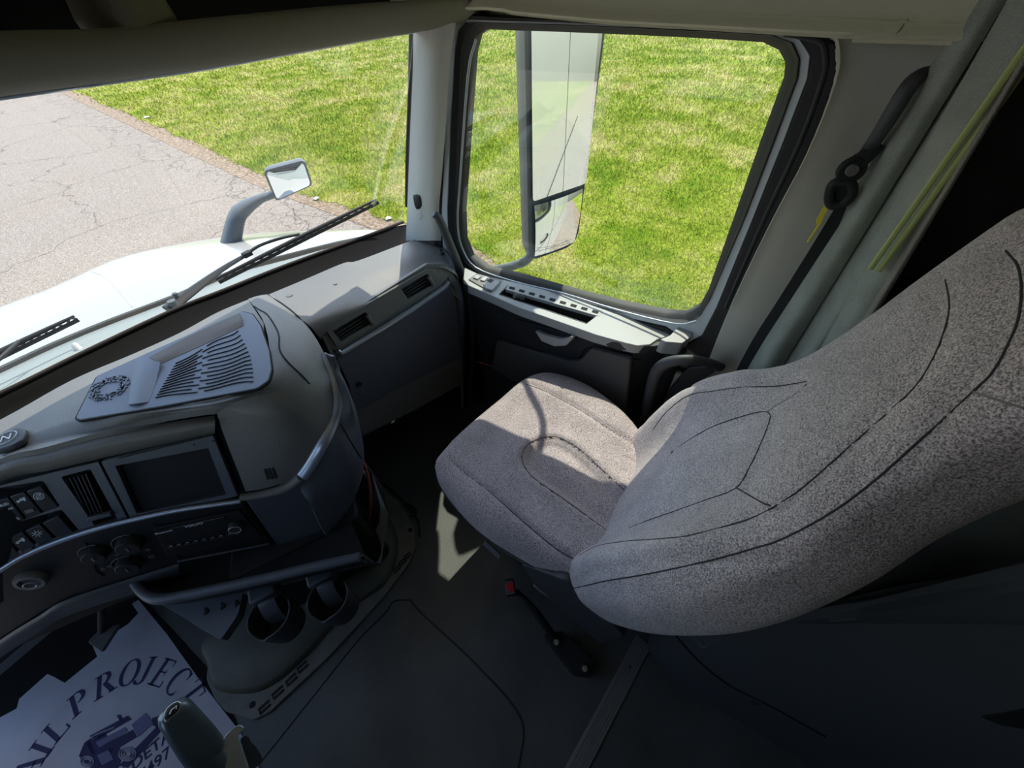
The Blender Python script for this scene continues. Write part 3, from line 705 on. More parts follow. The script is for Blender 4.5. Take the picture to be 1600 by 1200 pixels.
bp_ = thing('door_pillar', (1.07, -.1, .8), 'beige grey trim of the pillar behind the door window', 'pillar')
rows = []
for row in [[(1300, 42), (1340, 46), (1420, 52), (1520, 62)], [(1312, 75), (1330, 78), (1420, 84), (1510, 92)], [(1306, 130), (1325, 130), (1400, 130), (1480, 130)], [(1262, 240), (1290, 240), (1350, 240), (1420, 240)], [(1204, 350), (1235, 355), (1300, 360), (1350, 360)], [(1146, 470), (1180, 475), (1240, 480), (1300, 490)], [(1104, 572), (1130, 590), (1190, 600), (1240, 610)], [(1080, 640), (1100, 660), (1140, 680), (1190, 690)]]:
    rows.append([X(row[0][0], row[0][1], 1.018), X(*row[1], 1.029), X(*row[2], 1.058), X(*row[3], 1.069)])
sheet('pillar_trim', rows, mt['beige'], bp_, thick=.02, nu=4, nv=4)
# upper grab handle (dark) on that pillar
uh = [(X(a, b_, x * 1.15)) for a, b_, x in [(1452, 112, .90), (1438, 118, .88), (1420, 135, .86), (1395, 175, .855), (1368, 218, .86), (1352, 238, .885)]]
tag(tube('grab_handle', uh, [.010, .012, .013, .013, .012, .010], mt['dash2'], None, n=14, ky=.8, sm=5), 'short dark grab handle high on the beige pillar beside the curtain', 'handle')
# lower grab handle by the door sill
lh = [V(p) for p in [X(1008, 655, 0.92), X(1014, 620, 0.92), X(1024, 585, 0.9085), X(1040, 568, 0.897), X(1072, 562, 0.9085), X(1100, 565, 0.943), X(1126, 574, 1)]]
lo_ = tag(tube('grab_handle', lh, [.016, .017, .018, .018, .016, .014, .015], mt['dash2'], None, n=14, kx=1, ky=.8, sm=5), 'black bowed grab handle beside the seat below the ledge end', 'handle')
box('trim_2', (1.03, -.09, .30), (.03, .55, .58), mt['beige'], bevel=.01)['kind'] = 'structure'
kp = rounded([X(a, b_, 0.9717) for a, b_ in [(1075, 575), (1115, 572), (1118, 582), (1085, 600), (1065, 640), (1040, 700), (1020, 700), (1045, 610)]], .01)
tag(prism('trim_3', kp, (-1, 0, 0), .02, mt['doordark'], bevel=.003), kind='structure')

box('trim_5', (1.045, 1.06, .33), (.02, .46, .78), mt['doordark'], bevel=.003)['kind'] = 'structure'
# seat belt
sbt = thing('seat_belt', X(1330, 265, 1), 'black three point seat belt with yellow tag on the beige pillar', 'seat belt')
a1 = [X(1345, 232, 0.989), X(1330, 262, 0.9832), X(1318, 280, 0.9832)]
tube('anchor_arm', [X(1372, 226, 1), X(1350, 246, 0.989), X(1328, 262, 0.9832)], [.014, .017, .02], mt['black'], sbt, ky=.5, sm=3)
cyl('anchor_bolt', X(1330, 266, 0.9775), (-1, -.3, 0), .022, .014, mt['black'], sbt); cyl('anchor_bolt', X(1331, 266, 0.9683), (-1, -.3, 0), .010, .01, mt['dash'], sbt)
tube('guide_loop', [X(1303, 287, 0.9775), X(1296, 306, 0.9775), X(1300, 320, 0.9775), X(1318, 318, 0.9775), X(1332, 300, 0.9775), X(1326, 285, 0.9775)], .009, mt['black'], sbt, closed=True, sm=4)
prism('guide_body', rounded([X(a, b_, 0.9798) for a, b_ in [(1300, 290), (1330, 288), (1326, 312), (1304, 324), (1294, 308)]], .006), (-1, -.2, 0), .012, mt['black'], sbt)
webl = [X(1309, 318, 0.9832), X(1262, 395, 0.989), X(1215, 470, 0.9947), X(1168, 545, 1), X(1120, 640, 0.9775)]
webr = [X(1328, 312, 0.9832), X(1292, 395, 0.989), X(1255, 470, 0.9947), X(1208, 560, 1), X(1180, 650, 0.9775)]
sheet('webbing', [[a, a.lerp(b_, .5), b_] for a, b_ in zip(webl, webr)], mt['web'], sbt, thick=.002, nu=2, nv=5)
prism('yellow_tag', [X(a, b_, 0.9752) for a, b_ in [(1288, 322), (1294, 324), (1282, 349), (1276, 351), (1275, 345)]], (-1, -.2, 0), .002, mt['yellow'], sbt, bevel=0)
tube('yellow_edge', [X(1284, 345, 0.9763), X(1262, 378, 0.9809)], .0022, mt['yellow'], sbt, n=6)

# curtain: bunched vertical folds
cu = thing('curtain', (.95, -.18, .2), 'grey green curtain bunched in tall folds with yellow green piping', 'curtain')
def cpx(t, a, b_): return (a[0] + (b_[0] - a[0]) * t, a[1] + (b_[1] - a[1]) * t)
def fold(name, l0, l1, r0, r1_, xl, xr, bul, mat, K=9, nr=7, ex0=1.75, n0=.35):
    """column of cloth between two nearly vertical lines, bulging to the viewer"""
    rows = []
    for i in range(nr):
        t = i / (nr - 1); A = X(*cpx(t, l0, l1), xl); B = X(*cpx(t, r0, r1_), xr); n = (CAM - A.lerp(B, .5)); n.z = 0; n.normalize(); w_ = (B - A).length
        rows.append([A.lerp(B, k / K) + n * bul * w_ * math.sin(math.pi * k / K) for k in range(K + 1)])
    # carry on up to the track and down behind the seat
    d0 = [(a - b_).normalized() for a, b_ in zip(rows[0], rows[1])]; d1 = [(b_ - a).normalized() for a, b_ in zip(rows[-2], rows[-1])]
    rows = [[p + d * n0 for p, d in zip(rows[0], d0)]] + rows + [[p + d * .45 for p, d in zip(rows[-1], d1)]]
    return sheet(name, rows, mat, cu, thick=.006, nu=2, nv=3)
fold('fold', (1517, 0), (1152, 595), (1574, 0), (1206, 600), 1.012, .966, .42, mt['curt'])
fold('fold', (1556, 20), (1196, 600), (1590, 30), (1250, 600), 1.0, .943, .25, mt['curt'])
fold('fold', (1500, 130), (1215, 600), (1560, 130), (1262, 600), .978, .908, .4, mt['curt'])
fold('fold', (1574, 0), (1236, 600), (1652, 0), (1292, 600), .943, .857, .22, mt['curt'])
fold('hem', (1648, 0), (1286, 600), (1664, 0), (1304, 600), .857, .834, .5, mt['curt2'], K=5)
pa = [X(*cpx(t, (1655, 0), (1360, 420)), 0.8487) for t in (-.3, 0, .2, .4, .6, .8, 1)]
tube('piping', pa, .0045, mt['pipe'], cu, n=8, sm=2); tube('piping', [p + V((-.002, -.012, 0)) for p in pa], .0045, mt['pipe'], cu, n=8, sm=2)
tag(tube('curtain_track', [V((1.06, -.19, 1.93)), V((.4, -.26, 1.93)), V((-.9, -.26, 1.93))], .012, mt['dash2'], None), 'dark curtain track under the ceiling behind the seat', 'curtain track')

# ceiling, headliner, walls
cl = [V(p) for p in [(-1.1, 1.35, 2.0), (1.09, 1.35, 2.0), (1.09, -2.0, 2.0), (-1.1, -2.0, 2.0)]]
prism('ceiling', cl, (0, 0, -1), .03, mt['beige2'], bevel=0)['kind'] = 'structure'
hl = [(756, 14), (800, 20), (950, 34), (1100, 42), (1250, 50), (1400, 57), (1540, 64)]
rows = [[X(a, b_, 1.0) for a, b_ in hl], [X(a, b_ - 3, .97) for a, b_ in hl], [p + V((-.05, 0, .045)) for p in [X(a, b_, 1.035) for a, b_ in hl]], [V((.93, p.y, 1.62)) for p in [X(a, b_, 1.035) for a, b_ in hl]], [V((.88, p.y, 2.0)) for p in [X(a, b_, 1.035) for a, b_ in hl]]]
for r_ in rows:  # run on forwards and backwards
    r_.insert(0, V((r_[0].x, 1.1, r_[0].z))); r_.append(V((r_[-1].x, -2.0, r_[-1].z)))
sheet('wall_side_upper', rows, mt['beige2'], thick=.02, nu=2, nv=4)['kind'] = 'structure'
bpx = [(-1.0, -.95)]
box('wall_back', (0, -1.55, .95), (2.2, .03, 2.1), mt['dash2'], bevel=0)['kind'] = 'structure'
box('wall_right_lower', (1.06, -1.0, .5), (.02, 1.6, 1.1), mt['dash2'], bevel=0)['kind'] = 'structure'
box('wall_right_upper', (1.06, -.95, 1.5), (.02, 1.4, 1.0), mt['dash2'], bevel=0)['kind'] = 'structure'
lw_h = [V((-1.1, y, z)) for y, z in [(.86, .88), (.22, .88), (.20, 1.32), (.74, 1.32)]]
lwl = holed('wall_left', [V((-1.1, 1.45, -.45)), V((-1.1, 1.22, .8)), V((-1.1, 1.0, 1.45)), V((-1.1, 1.3, 2.05)), V((-1.1, -2.0, 2.05)), V((-1.1, -2.0, -.45))], rounded(lw_h, .06, 4), (-1, 0, 0), .03, mt['dash2']); lwl['kind'] = 'structure'
# unseen outside sun visor, added over the windshield to shade the middle of the dashboard
vz = tag(sheet('sun_visor', [[V((-1.1, 1.06, 1.56)), V((-.4, 1.18, 1.56)), V((.1, 1.19, 1.56)), V((.43, 1.14, 1.56)), V((.70, 1.04, 1.56)), V((.86, .95, 1.56))], [V((-1.1, 1.22, 1.50)), V((-.4, 1.33, 1.50)), V((.1, 1.34, 1.50)), V((.43, 1.285, 1.50)), V((.70, 1.17, 1.50)), V((.83, 1.05, 1.50))]], mt['white'], None, thick=.01, nu=4, nv=3), 'unseen white outside sun visor above the windshield', 'sun visor')
box('wall_front_lower', (0, 1.68, .27), (2.25, .03, .60), mt['black'], bevel=0)['kind'] = 'structure'
prism('floor', [V(p) for p in [(-1.1, 1.665, 0), (1.05, 1.665, 0), (1.05, -1.55, 0), (-1.1, -1.55, 0)]], (0, 0, 1), .05, mt['floor'], bevel=0)['kind'] = 'structure'
tb_ = [V((p.x, p.y + .03, 0)) for p in WB]
fw = sheet('wall_front', [[p + V((0, .0, -.03)) for p in WB], [V((p.x, p.y - .01, .4)) for p in WB], [V((p.x, p.y - .02, 0)) for p in WB]], mt['black'], thick=.02, nu=2, nv=2); fw['kind'] = 'structure'

# overhead console above the windshield, with two open bins
oc = thing('overhead_console', (.2, 1.0, 1.45), 'dark overhead console with two open bins above the windshield', 'console')
lip = [(-260, 178), (0, 143), (160, 121), (320, 99), (480, 71), (590, 52), (650, 42), (700, 33), (744, 21), (760, 10)]
WTl = [V((-1.0, 1.0, 1.445))] 
dys = [1.15, 1.12, 1.10, 1.06, 1.01, .95, .905, .88, .86, .85]
R0 = [Y(a, b_, d) for (a, b_), d in zip(lip, dys)]
tpx = [(-260, 66), (0, 50), (160, 46), (320, 30), (480, 14), (590, 5), (650, 1), (700, -3), (744, -8), (760, -14)]
R4 = [Y(a, b_, p.y - .15) for (a, b_), p in zip(tpx, R0)]
R1 = [a.lerp(b_, .18) + V((0, -.006, -.016)) for a, b_ in zip(R0, R4)]; R2 = [a.lerp(b_, .5) + V((0, -.012, -.022)) for a, b_ in zip(R0, R4)]; R3 = [a.lerp(b_, .85) + V((0, -.012, -.012)) for a, b_ in zip(R0, R4)]
R5 = [p + V((0, .03, -.004)) for p in R4]; R6 = [p + V((0, .17, -.03)) for p in R4]
ol = sheet('console_lip', [[p + V((.0, .02, .02)) for p in R0], R0, R1, R2, R3, R4, R5, R6], mt['console'], oc, thick=.006, nu=4, nv=4)
bk = [p + V((0, .06, .03)) for p in R0]
sheet('bin_back', [bk, [p + V((0, .0, .50)) for p in bk]], mt['black'], oc, thick=.01, curve=True)
def rowat(px):
    for k in range(len(lip) - 1):
        if lip[k][0] <= px <= lip[k + 1][0]:
            t = (px - lip[k][0]) / (lip[k + 1][0] - lip[k][0]); return R4[k].lerp(R4[k + 1], t), R6[k].lerp(R6[k + 1], t)
for px in (238, -180):
    f_, bk_ = rowat(px); wd = .035
    vs = [f_ + V((-wd * 1.3, .01, -.012)), f_ + V((wd * 1.3, -.005, -.012)), f_ + V((wd, -.005, .05)), f_ + V((wd * .8, .0, .42)), f_ + V((-wd * .8, .0, .42)), f_ + V((-wd, -.005, .05))]
    vs += [v + V((0, .19, 0)) for v in vs]
    fs = [(0, 1, 2, 5), (5, 2, 3, 4), (6, 11, 8, 7), (11, 10, 9, 8), (1, 7, 8, 2), (2, 8, 9, 3), (0, 5, 11, 6), (5, 4, 10, 11), (3, 9, 10, 4), (0, 6, 7, 1)]
    bev(mesh('bin_divider', vs, fs, mt['console'], oc, angle=60), .02, 4, 20)
f_, bk_ = rowat(752)
tube('console_end', [f_ + V((.01, .05, -.02)), f_ + V((.02, .03, .06)), f_ + V((.02, .03, .40))], .03, mt['console'], oc, ky=1.5)
tg_ = [R0[i] + V((0, .008, -.003)) for i in range(len(R0))]
tube('windshield_header_seal', tg_, .009, mt['silver'], oc, n=8, sm=3)

# ------------------------------------------------------------------ passenger seat
st = thing('passenger_seat', (.55, .15, 0), 'high backed passenger seat in heathered grey cloth, sunlit on its far side', 'seat')
def pdist(x, y, poly, closed=False):
    d = np.full(x.shape, 1e9); n = len(poly)
    for i in range(n if closed else n - 1):
        ax, ay = poly[i][:2]; bx, by = poly[(i + 1) % n][:2]; vx, vy = bx - ax, by - ay
        t = np.clip(((x - ax) * vx + (y - ay) * vy) / max(1e-12, vx * vx + vy * vy), 0, 1)
        d = np.minimum(d, np.hypot(x - ax - t * vx, y - ay - t * vy))
    return d
def inside(x, y, poly):
    c = np.zeros(x.shape, bool); n = len(poly)
    for i in range(n):
        x1, y1 = poly[i][:2]; x2, y2 = poly[(i + 1) % n][:2]
        c ^= ((y1 > y) != (y2 > y)) & (x < (x2 - x1) * (y - y1) / ((y2 - y1) + 1e-15) + x1)
    return c
opx = [(683, 742), (697, 702), (745, 656), (800, 612), (838, 589), (872, 588), (920, 606), (968, 643), (1003, 688), (1018, 730)]
O = [Z(a, b_, .535) for a, b_ in opx]; O = [V((p.x, p.y, 0)) for p in O] + [V((.74, -.06, 0)), V((.55, -.10, 0)), V((.34, -.05, 0)), V((.285, .06, 0)), V((.268, .20, 0)), V((.275, .36, 0))]
O = cr(O, 10, True); NO = len(O); oc_ = V((.53, .24, 0))
Zc = lambda pts: cr([V((Z(a, b_, .575).x, Z(a, b_, .575).y, 0)) for a, b_ in pts], 6)
s_left = Zc([(700, 713), (725, 738), (767, 770), (823, 820), (870, 858), (905, 878), (960, 900)])
s_right = Zc([(822, 600), (853, 612), (900, 637), (950, 669), (1000, 700), (1040, 735)])
s_u = Zc([(1010, 790), (985, 775), (940, 733), (903, 700), (870, 683), (840, 686), (820, 700), (816, 720), (832, 745), (870, 772), (905, 797), (950, 830), (1000, 870)])
us = [(p.x, p.y) for p in s_u]
vs = []; tops = [1.0, .985, .965, .94, .91, .87] + [.87 - .87 * (k / 44) for k in range(1, 44)]
xs_, ys_ = [], []
for s_ in tops:
    for p in O: q = oc_ + (p - oc_) * s_; xs_.append(q.x); ys_.append(q.y)
xs_, ys_ = np.array(xs_ + [oc_.x]), np.array(ys_ + [oc_.y])
de = pdist(xs_, ys_, [(p.x, p.y) for p in O[::3]], True)
h = .572 + 0 * xs_
Re = .05; h = h - np.where(de < Re, Re * .8 * (1 - np.sqrt(np.clip(1 - (1 - de / Re) ** 2, 0, 1))), 0)
u_ = (xs_ - .54) / .26; h += .018 * np.clip(np.abs(u_) - .45, 0, 1) * 2 * np.exp(-((np.abs(u_) - .72) / .3) ** 2)
iu = inside(xs_, ys_, us); du = pdist(xs_, ys_, us, True)
h += np.where(iu, -.022 * (1 - np.exp(-(du / .014) ** 2)) + .010 * np.clip(du / .07, 0, 1), .006 * np.exp(-(du / .03) ** 2))
for pl_ in (s_left, s_right, s_u): h -= .0075 * np.exp(-(pdist(xs_, ys_, pl_) / .0065) ** 2)
vs = [V((a, b_, c)) for a, b_, c in zip(xs_, ys_, h)]
side = [(1.0, -.0), (1.012, .500), (1.0, .470), (.97, .452)]
fs = []; K = len(tops)
for k in range(K - 1):
    for i in range(NO): fs.append((k * NO + i, k * NO + (i + 1) % NO, (k + 1) * NO + (i + 1) % NO, (k + 1) * NO + i))
for i in range(NO): fs.append(((K - 1) * NO + i, (K - 1) * NO + (i + 1) % NO, K * NO))
base = len(vs); prev = 0
for k, (s_, z_) in enumerate(side[1:]):
    for i, p in enumerate(O): q = oc_ + (p - oc_) * s_; vs.append(V((q.x, q.y, z_)))
    for i in range(NO):
        a, b_ = (i, (i + 1) % NO) if k == 0 else (base + (k - 1) * NO + i, base + (k - 1) * NO + (i + 1) % NO)
        fs.append((a, b_, base + k * NO + (i + 1) % NO, base + k * NO + i))
fs.append(tuple(base + 2 * NO + i for i in range(NO)))
cush = mesh('seat_cushion', vs, fs, mt['seat'], st, angle=180)
ct = bvh(cush)
def seam(pts, parent, tree, r=.0011, mat='thread', step=4):
    q = drape(tree, pts, -.0002, step)
    if len(q) > 2: tube('seam', q, r, mt[mat], parent, n=6)
seam([(700, 713), (725, 738), (767, 770), (823, 820), (870, 858), (905, 878)], cush, ct)
seam([(822, 600), (853, 612), (900, 637), (950, 669), (1000, 700)], cush, ct)
seam([(985, 775), (940, 733), (903, 700), (870, 683), (840, 686), (820, 700), (816, 720), (832, 745), (870, 772), (905, 797), (950, 830)], cush, ct)
tube('piping', [V((oc_.x + (p.x - oc_.x) * 1.013, oc_.y + (p.y - oc_.y) * 1.013, .498)) for p in O], .003, mt['thread'], cush, n=6, closed=True)

# backrest, one shell lofted along the recline
BO, BU, BN = V((.52, -.02, .60)), V((0, -.37, .93)), V((0, .93, .37))
def ip(t, tab):
    return float(np.interp(t, [a for a, b_ in tab], [b_ for a, b_ in tab]))
LW = [(-.14, .235), (-.08, .27), (0, .29), (.15, .30), (.3, .292), (.4, .268), (.5, .228), (.58, .182), (.66, .160), (.76, .152), (.80, .145)]
RW = [(-.14, .235), (-.05, .28), (.05, .305), (.17, .31), (.25, .285), (.32, .245), (.39, .205), (.46, .178), (.55, .17), (.66, .175), (.76, .17), (.80, .16)]
def sm(tab):
    q = cr([V((a, b_, 0)) for a, b_ in tab], 6); return [(p.x, p.y) for p in q]
LW, RW = sm(LW), sm(RW)
T0, T1 = -.145, .80; NT, NS = 96, 100
gv = []
for i in range(NT + 1):
    t = T0 + (T1 - T0) * i / NT
    lo, hi = ip(t, LW), ip(t, RW); cx = (hi - lo) / 2; w_ = (hi + lo) / 2
    e = min((t - T0) / .055, (T1 - t) / .05, 1.0); e = math.sqrt(max(0, 1 - (1 - e) ** 2)); e = max(e, .04)
    bolb = ip(t, [(-.14, .055), (.1, .07), (.35, .055), (.5, .02), (.8, .012)]); fwd = ip(t, [(-.14, .0), (.4, .0), (.6, .01), (.8, .03)])
    back = ip(t, [(-.14, -.10), (.1, -.115), (.5, -.10), (.8, -.08)])
    row = []
    for k in range(NS):
        a = 2 * math.pi * k / NS; ca, sa = math.cos(a), math.sin(a)
        s_ = math.copysign(abs(ca) ** .62, ca); 
        if sa >= 0:
            prof = .035 + bolb * math.exp(-((abs(s_) - .80) / .26) ** 2) ; d = prof * abs(sa) ** .55
            if t > .5: d = (.045 + .0 * s_) * abs(sa) ** .6
            if .35 < t <= .5:
                m_ = (t - .35) / .15; d = d * (1 - m_) + .045 * abs(sa) ** .6 * m_
            # lumbar fullness
            d += .018 * math.exp(-((t - .12) / .16) ** 2) * math.exp(-(s_ / .45) ** 2)
        else: d = back * abs(sa) ** .6; s_ *= 1
        ss = cx + s_ * w_ * (e ** .35)
        row.append((ss, t, d * e + fwd))
    gv.append(row)
G = np.array(gv)
def BPp(px, py, d=.045):
    p = onp(px, py, BO + BN * d, BN); v = p - BO; return (v.x, v.dot(BU) / (BU.length ** 2))
seams_b = {
 'outer': [(878, 923), (915, 915), (950, 907), (1000, 899), (1050, 889), (1112, 875), (1170, 859), (1225, 841), (1300, 800), (1365, 752), (1427, 697), (1480, 650), (1520, 612), (1552, 580), (1579, 530), (1592, 495), (1596, 450), (1590, 415), (1572, 392)],
 'inner': [(905, 868), (933, 853), (983, 845), (1000, 844), (1040, 841), (1075, 837), (1130, 823), (1180, 807), (1225, 782), (1260, 757), (1328, 697), (1390, 642), (1433, 600), (1462, 551), (1480, 500), (1483, 470), (1477, 437)],
 'panel': [(983, 825), (1015, 812), (1050, 800), (1100, 782), (1150, 762), (1172, 728), (1190, 690), (1203, 655), (1200, 644), (1180, 645), (1130, 660), (1095, 676), (1062, 697), (1048, 708)],
 'link': [(1150, 762), (1168, 772), (1192, 786), (1205, 790)],
 'right': [(1020, 672), (1040, 645), (1075, 618), (1115, 611), (1160, 605), (1215, 603), (1260, 596)],
 'side': [(1520, 612), (1560, 625), (1600, 638)],
 'top': [(1200, 643), (1215, 632), (1240, 618), (1260, 600)]}
flat_ = G.reshape(-1, 3); front = (np.tile(np.arange(NS), NT + 1) <= NS // 2)
for nm_, pts in seams_b.items():
    if nm_ in ('side', 'top'): continue
    q = [BPp(a, b_, .05) for a, b_ in pts]
    d = pdist(flat_[:, 0], flat_[:, 1], q); flat_[:, 2] -= np.where(front, .006 * np.exp(-(d / .0065) ** 2), 0)
vs = [BO + V((1, 0, 0)) * s_ + BU * t + BN * d for s_, t, d in flat_.tolist()]
fs = [(i * NS + k, i * NS + (k + 1) % NS, (i + 1) * NS + (k + 1) % NS, (i + 1) * NS + k) for i in range(NT) for k in range(NS)] + [tuple(range(NS)), tuple(NT * NS + k for k in range(NS))]
bk_ = mesh('backrest', vs, fs, mt['seat'], st, angle=180)
bt = bvh(bk_)
for nm_, pts in seams_b.items(): seam(pts, bk_, bt, .0013 if nm_ == 'outer' else .0011, 'thread2' if nm_ in ('side', 'top') else 'thread', 5)
# base, slide, brackets
prism('seat_base', rounded([V(p) for p in [(.34, .44, .455), (.76, .44, .455), (.76, -.06, .455), (.34, -.06, .455)]], .04), (0, 0, 1), .07, mt['black'], st, bevel=.006)
box('pedestal', (.56, .16, .19), (.34, .40, .38), mt['black'], st, bevel=.02)
box('side_rail', (.315, .20, .43), (.022, .50, .05), mt['dash2'], st, bevel=.008)
prism('side_cover', rounded([X(a, b_, .262) for a, b_ in [(812, 880), (880, 905), (955, 972), (978, 996), (940, 1008), (888, 965), (835, 915)]], .02), (-1, 0, .2), .03, mt['dash2'], st, bevel=.006)
prism('grey_tag', [X(a, b_, .275) for a, b_ in [(754, 851), (758, 846), (782, 868), (779, 874)]], (-1, 0, .5), .006, mt['silver'], st)
tube('lever', [X(835, 912, .27), X(850, 925, .265), X(862, 930, .27)], .007, mt['dash'], st, sm=3)
for a, b_, c, d in ((842, 916, 4, 0), (866, 926, 5, 1)): box('bracket_clip', X(a, b_, .292), (.012, .014, .012), mt['silver'], st, bevel=.002)
# buckle
bkl = thing('belt_buckle', X(796, 918, .255), 'black belt buckle with bright red release button beside the seat', 'belt buckle')
pcx = X(797, 918, .255); bd_ = (X(800, 940, .26) - X(795, 905, .25)).normalized()
bn = (CAM - pcx).normalized(); bx = bd_.cross(bn).normalized()
ay = bn.cross(bx)
box('buckle_body', pcx - bn * .012, (.034, .052, .022), mt['black'], bkl, ax=bx, ay=ay, az=bn, bevel=.005)
box('buckle_frame', pcx + bn * .0, (.030, .040, .004), mt['mirhouse'], bkl, ax=bx, ay=ay, az=bn, bevel=.002)
prism('release_button', rounded([pcx + bx * a + ay * b_ + bn * .0045 for a, b_ in [(-.012, -.014), (.012, -.014), (.012, .006), (.004, .006), (.004, .014), (-.012, .014)]], .002), bn, .006, mt['red'], bkl, bevel=.001)
tube('buckle_stalk', [pcx - bn * .02 - V((0, .02, .01)), Z(836, 955, .14), Z(862, 990, .10), Z(874, 1003, .07)], [.012, .012, .011, .014], mt['black'], bkl, ky=.5, sm=4)
for a, b_, lb in ((870, 1003, 'round bolt on the belt bracket below the red buckle'), (914, 1044, 'round bolt head at the foot of the seat, lowest of the two')):
    p = Z(a, b_, .085); bt_ = thing('bolt', p, lb, 'bolt')
    cyl('washer', p, (-.3, 0, .95), .014, .008, mt['black'], bt_, n=6); cyl('bolt_head', p + V((-.3, 0, .95)).normalized() * .006, (-.3, 0, .95), .0085, .008, mt['steel'], bt_, n=12)
tag(prism('seat_bracket', rounded([Z(a, b_, .078) for a, b_ in [(850, 992), (878, 985), (930, 1035), (925, 1056), (898, 1052)]], .008), (0, 0, 1), .076, mt['black']), 'black metal bracket holding two bolts at the seat foot', 'bracket')

# ------------------------------------------------------------------ cabinet behind the seat, threshold strip
cbn = thing('cabinet', (.6, -.6, 0), 'large dark smooth cabinet behind the seat with a recessed tray', 'cabinet')
def cyy(x0, y0, x1, y1): return V((x0, y0, 0)), V((x1, y1, 0))
fl = [(1012, 1000), (1010, 1040), (1060, 1085), (1130, 1120), (1240, 1152), (1400, 1178), (1620, 1195)]
B0 = [Z(a, b_, .0) for a, b_ in [(1005, 1005), (1020, 1050), (1060, 1083), (1130, 1120), (1300, 1172), (1500, 1195)]]
# side wall rising from the floor line, leaning outwards towards the top
def rise(z, dx): return [V((p.x + dx, p.y, z)) for p in B0]
base = [V((.62, -.20, 0)), V((.40, -.205, 0)), V((.365, -.23, 0)), V((.345, -.30, 0)), V((.34, -.45, 0)), V((.345, -.75, 0)), V((.35, -1.5, 0))]
def up_(z, dx, dy=0): return [V((p.x + dx, p.y + dy * (1 if i < 3 else .3), z)) for i, p in enumerate(base)]
cs_ = sheet('cabinet_side', [up_(.0, -.01), up_(.10, .0), up_(.35, .01), up_(.60, .03, -.05), up_(.78, .04, -.13), up_(1.0, .05, -.24), up_(1.25, .06, -.36), up_(1.28, .10, -.42), up_(1.28, .5, -.5)], mt['cab'], cbn, thick=.02, nu=4, nv=4)
ctr = bvh(cs_)
tube('panel_seam', drape(ctr, [(1050, 985), (1090, 1030), (1140, 1070), (1200, 1100), (1290, 1150)], .001, 8), .003, mt['gap'], cbn, n=6)
prism('cabinet_latch', [ctr.ray_cast(CAM, ray(a, b_).normalized())[0] + V((-.004, 0, .002)) for a, b_ in [(1173, 1094), (1183, 1102), (1185, 1100), (1177, 1093)]], (-1, 0, 0), .003, mt['steel'], cbn, bevel=0)
hit = lambda tr, a, b_: tr.ray_cast(CAM, ray(a, b_).normalized())[0]
tp = [hit(ctr, a, b_) for a, b_ in [(1062, 972), (1098, 1012), (1240, 940), (1215, 905)]]
if all(p is not None for p in tp):
    cN = (tp[1] - tp[0]).cross(tp[2] - tp[0]).normalized(); cN = cN if cN.dot(CAM - tp[0]) > 0 else -cN
    inn = [sum(tp, V()) / 4 + (p - sum(tp, V()) / 4) * .86 for p in tp]
    ringp('tray_rim', rounded([p + cN * .008 for p in tp], .012), rounded([p + cN * .008 for p in inn], .010), cN, .012, mt['cab'], cbn, .003)
    prism('tray_recess', rounded([p + cN * .002 for p in inn], .01), cN, .008, mt['gap'], cbn, bevel=0)
tp2 = [hit(ctr, a, b_) for a, b_ in [(1532, 1118), (1560, 1114), (1600, 1106), (1600, 1136), (1560, 1130)]]
if all(p is not None for p in tp2): prism('vent_slot', [p + V((-.003, 0, .003)) for p in tp2], (-1, 0, .3), .004, mt['gap'], cbn, bevel=0)
th_ = thing('threshold_strip', (.1, -.13, 0), 'ribbed aluminium threshold strip across the dark floor', 'threshold')
a0, a1 = Z(990, 1000, .006), Z(880, 1205, .006); wv_ = (Z(1008, 1013, .006) - a0); wv_ = wv_ - (a1 - a0).normalized() * wv_.dot((a1 - a0).normalized()); wv_ = wv_.normalized()
a1 = a1 + (a1 - a0).normalized() * .5; a0 = a0 - (a1 - a0).normalized() * .02
pw = .052
prism('strip_plate', [a0, a1, a1 + wv_ * pw, a0 + wv_ * pw], (0, 0, 1), .005, mt['alu'], th_, bevel=.001)
tubes('rib', [[a0 + wv_ * s_ + V((0, 0, .0005)), a1 + wv_ * s_ + V((0, 0, .0005))] for s_ in (.010, .018, .026, .034, .042)], .0016, mt['alu'], th_, n=6)
for t in (.10, .45, .8): cyl('screw', a0.lerp(a1, t) + wv_ * .026 + V((0, 0, .001)), EZ, .004, .002, mt['black'], th_, n=12)
# moulded line in the floor mat
ml_ = [Z(a, b_, .002) for a, b_ in [(560, 1200), (545, 1170)]]
tubes('trim_4', [cr([Z(a, b_, .0) for a, b_ in [(640, 937), (660, 960), (720, 1015), (755, 1050), (800, 1100), (818, 1140), (810, 1200)]], 6), cr([Z(a, b_, 0) for a, b_ in [(640, 937), (615, 940), (600, 960), (560, 1000), (480, 1100), (400, 1200)]], 6)], .003, mt['rubber'])['kind'] = 'structure'

# ------------------------------------------------------------------ dashboard
db = thing('dashboard', (.2, 1.0, 0), 'grey wrapped dashboard with tray, switches, vents and curved silver edge', 'dashboard')
def mixz(l): return [Z(a, b_, z) for a, b_, z in l]
